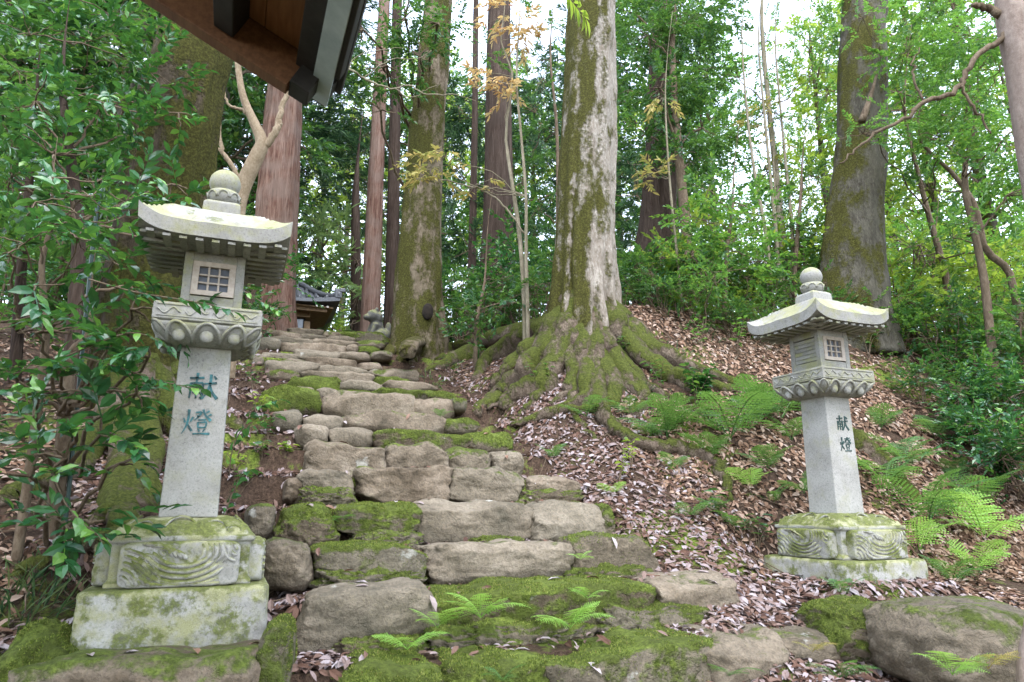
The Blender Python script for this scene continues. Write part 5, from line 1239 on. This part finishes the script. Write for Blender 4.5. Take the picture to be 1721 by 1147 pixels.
FERNS = [
 (1120, 735, 70, 6, 'fern', 'fern clump above the long crooked root'), (1060, 700, 50, 5, 'fern', 'small fern tucked under the lower roots of the huge tree'),
 (1228, 735, 90, 7, 'fern', 'large feathery fern on the bank left of the corner-on lantern'), (1275, 710, 80, 6, 'fern', 'fern behind the shaft of the corner-on lantern'),
 (1312, 705, 90, 6, 'fern', 'arching fern leaning against the corner-on lantern'), (1290, 790, 46, 5, 'fern', 'little fern below the feathery clump'),
 (1350, 830, 50, 5, 'fern', 'fern beside the foot of the corner-on lantern shaft'), (1490, 815, 80, 6, 'fern', 'fern right behind the corner-on lantern plinth'),
 (1560, 880, 90, 6, 'fern', 'wide grey-green fern spreading over the plinth corner'), (1545, 925, 84, 4, 'fern_light', 'bright yellow-green fern in front of the foundation slab'),
 (1655, 905, 88, 6, 'fern_light', 'large bright fern at the frame edge right of the slab'), (1640, 850, 70, 6, 'fern', 'broad dark fern behind the large bright one'),
 (1570, 735, 60, 5, 'fern', 'dark fern alone on the dry leaf slope'), (1420, 1000, 40, 4, 'fern', 'small fern on the moss below the slab corner'),
 (1600, 980, 60, 5, 'fern', 'low fern on top of the pale boulder'), (1200, 860, 40, 5, 'fern', 'tiny fern near the end of the crooked root'),
 (1240, 890, 46, 5, 'fern', 'small leafy fern on the litter between steps and lantern'), (1130, 790, 36, 4, 'fern', 'seedling fern below the crooked root'),
 (985, 700, 44, 5, 'fern', 'fern under the arching root of the huge tree'), (930, 770, 30, 4, 'fern', 'seedling fern beside the narrow part of the steps'),
 (1690, 780, 80, 6, 'fern', 'fern on the far dry slope at the frame edge'), (1150, 712, 56, 5, 'fern', 'fern beside the right-hand root of the huge tree'), (1195, 770, 50, 5, 'fern', 'fern just above the bend of the crooked root'), (1262, 820, 44, 5, 'fern_light', 'light fern on the litter left of the lantern shaft'), (1090, 735, 44, 5, 'fern', 'fern rooted behind the crooked root'), (1300, 845, 40, 4, 'fern', 'small fern left of the plinth'), (1520, 780, 60, 5, 'fern', 'fern on the slope right of the inscription'), (1600, 800, 44, 6, 'fern', 'fern mid-way up the dry slope'), (1640, 960, 60, 5, 'fern_light', 'light fern behind the pale boulder'), (1480, 720, 50, 5, 'fern', 'fern behind the shaft on the dry slope'), (1030, 830, 30, 4, 'fern_light', 'small light fern beside the fifth step'), (1160, 870, 36, 4, 'fern', 'small fern on the open litter'), (1330, 740, 60, 5, 'fern', 'fern growing over the mossy fallen root')]
for i, (x, y, s, n, mt_, lb) in enumerate(FERNS): fern(x, y, s * 1.35, n + 1, mt_, lb, i + 1)
SF = [(685, 1088, 50, 5, 'fern_light', 'bright fern hanging below the grey step stone', 2.98 + .28), (735, 1052, 46, 4, 'fern_light', 'fern sprouting from the joint between two stones of the second step', 3.42), (808, 1035, 62, 6, 'fern_light', 'bright fern in the middle of the mossy second step', 3.5),
      (958, 1052, 58, 6, 'fern_light', 'bright fern with drooping fronds on the mossy second step', 3.56), (988, 1002, 34, 4, 'fern_light', 'small fern on the top edge of the mossy second step', 3.7), (976, 938, 26, 3, 'fern_light', 'tiny fern beside the third step', 4.2),
      (588, 880, 34, 4, 'fern', 'small fern at the end of the fourth step', 4.3), (1225, 1132, 40, 4, 'fern', 'fern at the end of the lowest mossy stone', 3.15), (1600, 1130, 60, 5, 'fern_light', 'yellow-green fern below the pale boulder', 2.95), (1410, 1135, 50, 5, 'fern', 'fern in the litter at the bottom frame edge', 3.2),
      (1660, 1120, 60, 3, 'leaf_yellow', 'withered yellow fern against the pale boulder', 2.95), (845, 1140, 36, 4, 'fern', 'fern at the very bottom of the steps', 3.0), (1365, 1092, 34, 3, 'leaf_yellow', 'withered yellow fern on the small end stone', 3.3), (660, 975, 22, 3, 'fern_light', 'tiny fern below the reddish third step stone', 3.92), (740, 700, 20, 3, 'fern', 'tiny fern between upper step stones', 6.1), (555, 722, 22, 3, 'fern_light', 'tiny fern beside the grey upper step stone', 6.05)]
for i, (x, y, s, n, mt_, lb, D) in enumerate(SF): fern(x, y, s * 1.3, n + 1, mt_, lb, i + 60, D, az=(DW - 1.5, DW + 1.5), tilt=.15, group='ferns on the steps')

# ------------------------------------------------------------------ small leafy plants, a fan palm, grass
def plant(px, py, h, n, mat, label, seed, L=.07, W=.035, D=None, name='seedling', stems=3, group='seedlings on the forest floor'):
    rs = np.random.RandomState(seed); p = hit(px, py) if D is None else PD(px, py, D)
    rt = empty(name, p, label, 'plant', group); D = float(p @ _H); H_ = h * mpp(D)
    st = MB(); PP = []; AA = []; NN = []
    for s in range(stems):
        a = rs.uniform(0, 6.28); tip = np.array([math.cos(a) * H_ * .4, math.sin(a) * H_ * .4, H_ * rs.uniform(.7, 1.1)])
        q = spline(np.array([(0, 0, -.02), tip * np.array([.3, .3, .55]), tip]), 10); st.tube(q, np.linspace(.0045, .002, 10), 5)
        for k in range(n):
            t = .35 + .65 * (k + 1) / n; c = q[min(9, int(t * 9))]; b = k * 2.4 + rs.uniform(0, .6)
            PP.append(c); AA.append((math.cos(b), math.sin(b), rs.uniform(-.2, .35))); NN.append((rs.normal(0, .3), rs.normal(0, .3), 1))
    st.build('stem', M['twig'], rt)
    V, F = leaf_arrays(np.array(PP), np.array(AA), np.array(NN), L * rs.uniform(.7, 1.2, len(PP)), W * rs.uniform(.8, 1.2, len(PP)), True)
    obj('leaves', mesh_np('leaves', V, F, False), M[mat], rt)
    return rt
PL = [(1040, 815, 70, 7, 'leaf_lime', 'pale round-leaved seedling on the litter beside the fifth step', .05, .045), (1062, 790, 50, 6, 'leaf_lime', 'pale seedling next to the crooked root', .05, .045), (1215, 880, 60, 7, 'leaf_mid', 'dark-leaved seedling near the crooked root end', .09, .032), (1275, 925, 50, 6, 'leaf_mid', 'glossy seedling just left of the carved plinth', .10, .034),
      (905, 660, 50, 6, 'leaf_mid', 'seedling on the root above the narrow steps', .07, .035), (880, 545, 60, 6, 'leaf_mid', 'leafy seedling among the upper roots', .08, .036), (1060, 610, 50, 6, 'leaf_mid', 'seedling growing from the crotch of the roots', .07, .035), (1110, 660, 60, 7, 'leaf_mid', 'leafy seedling on the mossy root right of the huge trunk', .08, .036),
      (1170, 700, 60, 7, 'leaf_mid', 'dark seedling between ferns on the bank', .09, .04), (1180, 665, 60, 7, 'leaf_mid', 'seedling below the broad mossy boulder', .08, .04), (760, 640, 40, 6, 'leaf_mid', 'seedling beside the root tips at the step edge', .06, .03), (735, 665, 30, 5, 'leaf_mid', 'little seedling at the edge of the narrow steps', .06, .03),
      (1460, 600, 70, 8, 'leaf_gloss', 'dark glossy seedling behind the window of the corner-on lantern', .10, .045), (1500, 640, 50, 6, 'leaf_mid', 'seedling on the dry slope right of the lantern', .08, .04), (430, 700, 40, 6, 'leaf_lime', 'pale seedling on the bank left of the steps', .06, .04), (395, 800, 40, 5, 'leaf_lime', 'pale seedling left of the steps near the shaft', .06, .04),
      (1240, 600, 60, 8, 'leaf_bright', 'bright seedling on the bank crest', .08, .04), (1180, 590, 60, 8, 'leaf_bright', 'leafy seedling on the crest beside the boulder', .08, .04), (1560, 560, 60, 8, 'leaf_bright', 'bright seedling on the crest right of the lantern roof', .09, .04), (1320, 590, 40, 6, 'leaf_mid', 'seedling behind the lantern eave', .07, .035),
      (1500, 545, 60, 8, 'leaf_bright', 'seedling at the foot of the straight grey-green trunk', .08, .04), (1000, 560, 46, 6, 'leaf_bright', 'seedling rooted in the seam of the huge trunk', .07, .035), (960, 520, 40, 6, 'leaf_bright', 'seedling before the seam of the huge trunk', .07, .035), (700, 520, 40, 6, 'leaf_mid', 'seedling against the mossy trunk with the hollow', .08, .035), (1050, 520, 46, 6, 'leaf_mid', 'seedling clinging right of the huge trunk', .08, .035)]
for i, (x, y, h, n, mt_, lb, L_, W_) in enumerate(PL): plant(x, y, h, n, mt_, lb, i + 200, L_, W_)
for i, (x, y, h, mt_, lb) in enumerate([(450, 740, 36, 'leaf_mid', 'seedling on the soil left of the upper steps'), (440, 780, 40, 'leaf_mid', 'dark seedling left of the fifth step'), (480, 770, 24, 'leaf_lime', 'tiny pale seedling at the left step ends'), (425, 660, 40, 'leaf_mid', 'leafy seedling left of the mossy mound'), (410, 830, 36, 'leaf_mid', 'seedling between lantern shaft and fourth step')]):
    plant(x, y, h, 6, mt_, lb, i + 400, .065, .033)
for i, (x, y, h, lb) in enumerate([(1650, 700, 130, 'glossy dark shrub right of the dry slope'), (1700, 720, 120, 'glossy dark shrub at the very frame edge'), (1640, 770, 90, 'lower glossy shrub with hanging leaves on the dry slope'), (1690, 830, 80, 'glossy shrub above the large bright fern'), (1600, 660, 90, 'small glossy shrub beside the fan palm'), (1665, 600, 120, 'glossy shrub below the fan palms'), (1560, 580, 80, 'glossy shrub on the crest right of the lantern roof'), (1715, 640, 130, 'tall glossy shrub cut by the frame edge'), (1620, 730, 70, 'glossy shrub alone on the dry slope'), (1180, 680, 60, 'glossy shrub beside the roots right of the huge trunk')]):
    plant(x, y, h, 13, 'leaf_gloss', lb, i + 300, .10, .052, name='glossy_shrub', stems=11, group='glossy shrubs on the bank')
def fan_palm(px, py, D, size, nleaf, label, seed):
    rs = np.random.RandomState(seed); p = hit(px, py, 3.0); rt = empty('fan_palm', p, label, 'palm', 'fan palms'); s = size * mpp(float(p @ _H))
    for k in range(nleaf):
        mb = MB(); a = 6.28 * k / nleaf + rs.normal(0, .3); d = np.array([math.cos(a), math.sin(a), 0]); tip = d * s * .55 + np.array([0, 0, s * rs.uniform(.5, 1.0)])
        mb.tube(spline(np.array([(0, 0, -.03), tip * np.array([.4, .4, .7]), tip]), 8), .006, 5)
        S = np.cross(d, [0, 0, 1.0]); m = 22; b = np.linspace(-2.1, 2.1, m)
        A = d[None, :] * np.cos(b)[:, None] + S[None, :] * np.sin(b)[:, None]; A[:, 2] += .15 - .25 * np.abs(b)
        V, F = leaf_arrays(np.repeat(tip[None, :], m, 0), A, np.repeat(np.array([[0, 0, 1.0]]) + .2 * d, m, 0) + rs.normal(0, .1, (m, 3)), s * .62 * rs.uniform(.8, 1.05, m), .028, True, .35); mb.add(V, F)
        mb.build('fan_leaf', M['fern'], rt, smooth=False)
fan_palm(1650, 640, 6.3, 95, 6, 'fan palm with split leaves on the bank at the frame edge', 4)
fan_palm(1700, 600, 6.6, 100, 6, 'second fan palm half cut off by the frame edge', 5)

def grass_patch(name, label, cents, n, L, seed, spread=.12):
    rs = np.random.RandomState(seed); mb = MB()
    for (x, y) in cents:
        c = hit(x, y); a = rs.uniform(0, 6.28, n); rr = np.abs(rs.normal(0, spread, n)); bx, by = c[0] + rr * np.cos(a), c[1] + rr * np.sin(a)
        P = np.stack([bx, by, ground(bx, by) - .01], -1); A = np.stack([np.cos(a) * .8, np.sin(a) * .8, rs.uniform(.5, 1.2, n)], -1) + rs.normal(0, .3, (n, 3))
        V, F = leaf_arrays(P, A, np.array([[0, 0, 1.0]]) + rs.normal(0, .3, (n, 3)) - A * .5, L * rs.uniform(.5, 1.2, n), .008, True); mb.add(V, F)
    tag(mb.build(name, M['grass'], smooth=False), label, 'grass', kind='stuff')
grass_patch('grass_tufts', 'thin dark grass tufts among the litter', [(60, 1010), (30, 1040), (90, 980), (15, 990), (845, 560), (800, 600), (720, 640), (750, 620), (1060, 665), (1085, 660), (870, 530), (1140, 600), (1180, 560), (1240, 560), (1500, 600), (1600, 570)], 45, .17, 4)

# short moss shoots standing on the moss-covered stones
frs = np.random.RandomState(31); fz = MB()
for o in list(scene.objects):
    if o.type != 'MESH' or not o.data.materials or o.data.materials[0] is not M['stone'] or o.color[0] < .5: continue
    me = o.data; nv = len(me.vertices); co_ = np.zeros(nv * 3); me.vertices.foreach_get('co', co_); co_ = co_.reshape(-1, 3)
    if o.rotation_euler.z: co_ = rotz(co_, o.rotation_euler.z)
    co_ = co_ + np.array(o.location) + (np.array(o.parent.location) if o.parent else 0)
    q_ = np.zeros(len(me.polygons) * 4, np.int32); me.loops.foreach_get('vertex_index', q_); q_ = q_.reshape(-1, 4)
    a_, b_, c_, d_ = (co_[q_[:, k]] for k in range(4)); nn = np.cross(c_ - a_, d_ - b_); ar = np.linalg.norm(nn, axis=1) / 2; nn = nn / (2 * ar[:, None] + 1e-12)
    w_ = ar * np.clip((nn[:, 2] + .25) * 1.3, 0, 1) * (nn[:, 1] < .5) * min(1, (o.color[0] - .35) * 2)
    n_ = int(min(w_.sum() * 26000, 9000))
    if n_ < 20: continue
    k_ = frs.choice(len(q_), n_, p=w_ / w_.sum()); u_, v_ = frs.uniform(0, 1, (2, n_, 1))
    P_ = (a_[k_] * (1 - u_) + b_[k_] * u_) * (1 - v_) + (d_[k_] * (1 - u_) + c_[k_] * u_) * v_
    keep = np.array([mnoise.noise(Vector(p * 9.0)) for p in P_]) > -.12
    P_, N_ = P_[keep], nn[k_][keep]
    A_ = N_ + frs.normal(0, .45, N_.shape) + np.array([0, 0, .35])
    Vl, Fl = leaf_arrays(P_ - N_ * .002, A_, frs.normal(0, 1, N_.shape), frs.uniform(.006, .014, len(P_)), frs.uniform(.003, .006, len(P_))); fz.add(Vl, Fl)
M['moss_shoot'] = mat_leaf("moss_shoot", [(0, (.05, .075, .014)), (.45, (.115, .155, .026)), (.8, (.20, .25, .048)), (.93, (.32, .35, .10)), (1, (.22, .17, .07))], .7, .3, .15)
tag(fz.build('moss_shoots', M['moss_shoot'], smooth=False), 'short fuzzy moss growing on the stones of the steps', 'moss', kind='stuff')

# ------------------------------------------------------------------ leaf litter
def litter(name, label, n, rects, mat, seed, L=.075, W=.027, lift=.012):
    """fallen leaves scattered over the soil in patches of plan (x0,x1,y0,y1,weight)"""
    rs = np.random.RandomState(seed); w = np.array([r[4] for r in rects], float); w /= w.sum(); k = rs.choice(len(rects), n, p=w); Rr = np.array(rects)[k]
    X = rs.uniform(Rr[:, 0], Rr[:, 1]); Y = rs.uniform(Rr[:, 2], Rr[:, 3])
    keep = np.array([mnoise.noise(Vector((x * 1.3, y * 1.3, seed))) > -.5 for x, y in zip(X, Y)]); X, Y = X[keep], Y[keep]; n = len(X)
    e = .03; Z = ground(X, Y); gx_ = (ground(X + e, Y) - ground(X - e, Y)) / (2 * e); gy_ = (ground(X, Y + e) - ground(X, Y - e)) / (2 * e)
    Nn = unit(np.stack([-gx_, -gy_, np.ones(n)], -1)) + rs.normal(0, .30, (n, 3)); a = rs.uniform(0, 6.28, n)
    A = np.stack([np.cos(a), np.sin(a), np.cos(a) * np.clip(gx_, -1.2, 1.2) + np.sin(a) * np.clip(gy_, -1.2, 1.2)], -1) + rs.normal(0, .12, (n, 3))
    P = np.stack([X, Y, Z + rs.uniform(.004, .004 + 2 * lift, n)], -1)
    sc = rs.uniform(.45, 1.35, n)
    V, F = leaf_arrays(P, A, Nn, L * sc, W * sc * rs.uniform(.8, 1.3, n), True, rs.choice([-1, 1]) * .30)
    tag(obj(name, mesh_np(name, V, F, False), M[mat]), label, 'leaf litter', kind='stuff')
litter('leaf_litter', 'greyish fallen leaves lying thick beside and between the steps', 27000,
       [(2.35, 3.6, 3.2, 6.4, 5), (2.3, 3.6, 6.0, 8.8, 2.2), (2.2, 3.6, 2.4, 3.6, 2.8), (-.9, .25, 4.0, 6.4, 3.0), (-.1, .45, 4.0, 8.0, 1.6), (-.7, .35, 6, 10, 1.8), (.2, .6, 2.7, 4.0, .9), (.1, 2.5, 2.9, 5.0, .7), (-1.8, -.5, 1.9, 3.6, 2.4), (.15, .55, 2.2, 3.0, .5), (3.3, 4.9, 1.8, 3.3, 2.2), (.2, 2.4, 5, 11, .5)], 'litter', 3, .060, .023)
litter('brown_leaf_litter', 'brown dry leaves covering the bank behind the corner-on lantern', 46000,
       [(3.2, 7.0, 3.7, 7.0, 7), (5.5, 9.5, 3.0, 7.0, 4), (4.2, 7, 2.4, 4.2, 2.8), (-4.5, -.6, 4.0, 8.5, 3.5), (2.6, 9, 6.8, 9.8, 2.4), (-3.5, -.8, 2.2, 4.2, 2)], 'litter_brown', 5, .066, .026)
trs = np.random.RandomState(17); tm_ = MB(); nT = 1500
tX = np.concatenate([trs.uniform(2.4, 8.5, nT), trs.uniform(-3.5, .3, 700)]); tY = np.concatenate([trs.uniform(3.0, 9.0, nT), trs.uniform(2.4, 8.0, 700)])
ta = trs.uniform(0, 6.28, len(tX)); tl_ = trs.uniform(.05, .28, len(tX)); ex_, ey_ = tX + np.cos(ta) * tl_, tY + np.sin(ta) * tl_
A0 = np.stack([tX, tY, ground(tX, tY) + .022], -1); A1 = np.stack([ex_, ey_, ground(ex_, ey_) + .026], -1)
for a_, b_ in zip(A0, A1): tm_.tube(np.array([a_, (a_ + b_) / 2 + trs.normal(0, .008, 3), b_]), np.array([1, .8, .5]) * trs.uniform(.0018, .005), 4, False)
tag(tm_.build('twig_litter', M['twig']), 'thin broken twigs strewn over the leaf litter', 'twigs', kind='stuff')
# separate leaves lying on the stones, dropped straight down
dg0 = bpy.context.evaluated_depsgraph_get(); dg0.update()
FLM = {}
for k, c_ in enumerate([(.24, .19, .185), (.18, .10, .065), (.32, .28, .285), (.12, .06, .04)]):
    me = mesh_np('fallen_leaf', *leaf_arrays(np.zeros((1, 3)), np.array([[1.0, 0, 0]]), np.array([[0, 0, 1.0]]), .078, .03, True, .3), False); me.materials.append(mat_leaf('fallen_leaf_%d' % k, [(0, c_), (1, c_)], .5, .05, .4)); FLM[k] = me
KN = ['pale lilac-grey', 'brown', 'whitish', 'dark red-brown']
lrs = np.random.RandomState(23); nfl = 0
for k in range(90):
    x_, y_ = (lrs.uniform(.15, 2.8), lrs.uniform(2.75, 6.2)) if k > 12 else (lrs.uniform(-.7, .15), lrs.uniform(2.55, 3.1))
    ok, loc, nrm, idx, ob, mat_ = scene.ray_cast(dg0, Vector((x_, y_, gz(x_, y_) + .55)), Vector((0, 0, -1)))
    if not ok or nrm.z < .55 or ob.name.split('.')[0] not in ('stone', 'moss_bank', 'flat_rock', 'ground', 'boulder'): continue
    kd = lrs.randint(0, 4); o = obj('fallen_leaf', FLM[kd], None, None, loc + nrm * .004)
    o.rotation_euler = nrm.to_track_quat('Z', 'Y').to_euler(); o.rotation_euler.rotate_axis('Z', lrs.uniform(0, 6.28)); s_ = lrs.uniform(.8, 1.3); o.scale = (s_, s_, s_)
    tag(o, KN[kd] + ' fallen leaf lying alone on the stone steps', 'leaf', KN[kd] + ' leaves on the steps')
# twigs and sticks on the ground
tw = [[(55, 1075), (85, 1110), (125, 1100)], [(1020, 745), (1060, 770), (1090, 790)], [(1530, 640), (1560, 660), (1610, 655)], [(30, 640), (90, 650), (150, 640)], [(1180, 650), (1215, 630), (1240, 600)], [(390, 770), (400, 800), (408, 840)], [(1320, 560), (1290, 590), (1270, 610)], [(1600, 640), (1640, 650), (1700, 630)]]
for i, pth in enumerate(tw):
    P = np.array([hit(*p) + np.array([0, 0, .015]) for p in pth]); mb = MB(); q = spline(P, 14); q[1:-1] += rng.normal(0, .006, (12, 3)); mb.tube(q, np.linspace(.010, .004, 14), 6)
    lbs = ['pale dead stick on the mossy rock at the bottom corner', 'dead stick on the litter below the crooked root', 'dead stick lying across the dry slope', 'fallen stick on the bank behind the bushes', 'bare stick leaning near the broad mossy boulder', 'root-like stick beside the lantern shaft and steps', 'bare stick behind the lantern eave', 'fallen stick near the fan palm']
    tag(mb.build('dead_stick', M['twig_pale'] if i in (0, 4, 6) else M['twig']), lbs[i], 'stick', 'dead sticks')
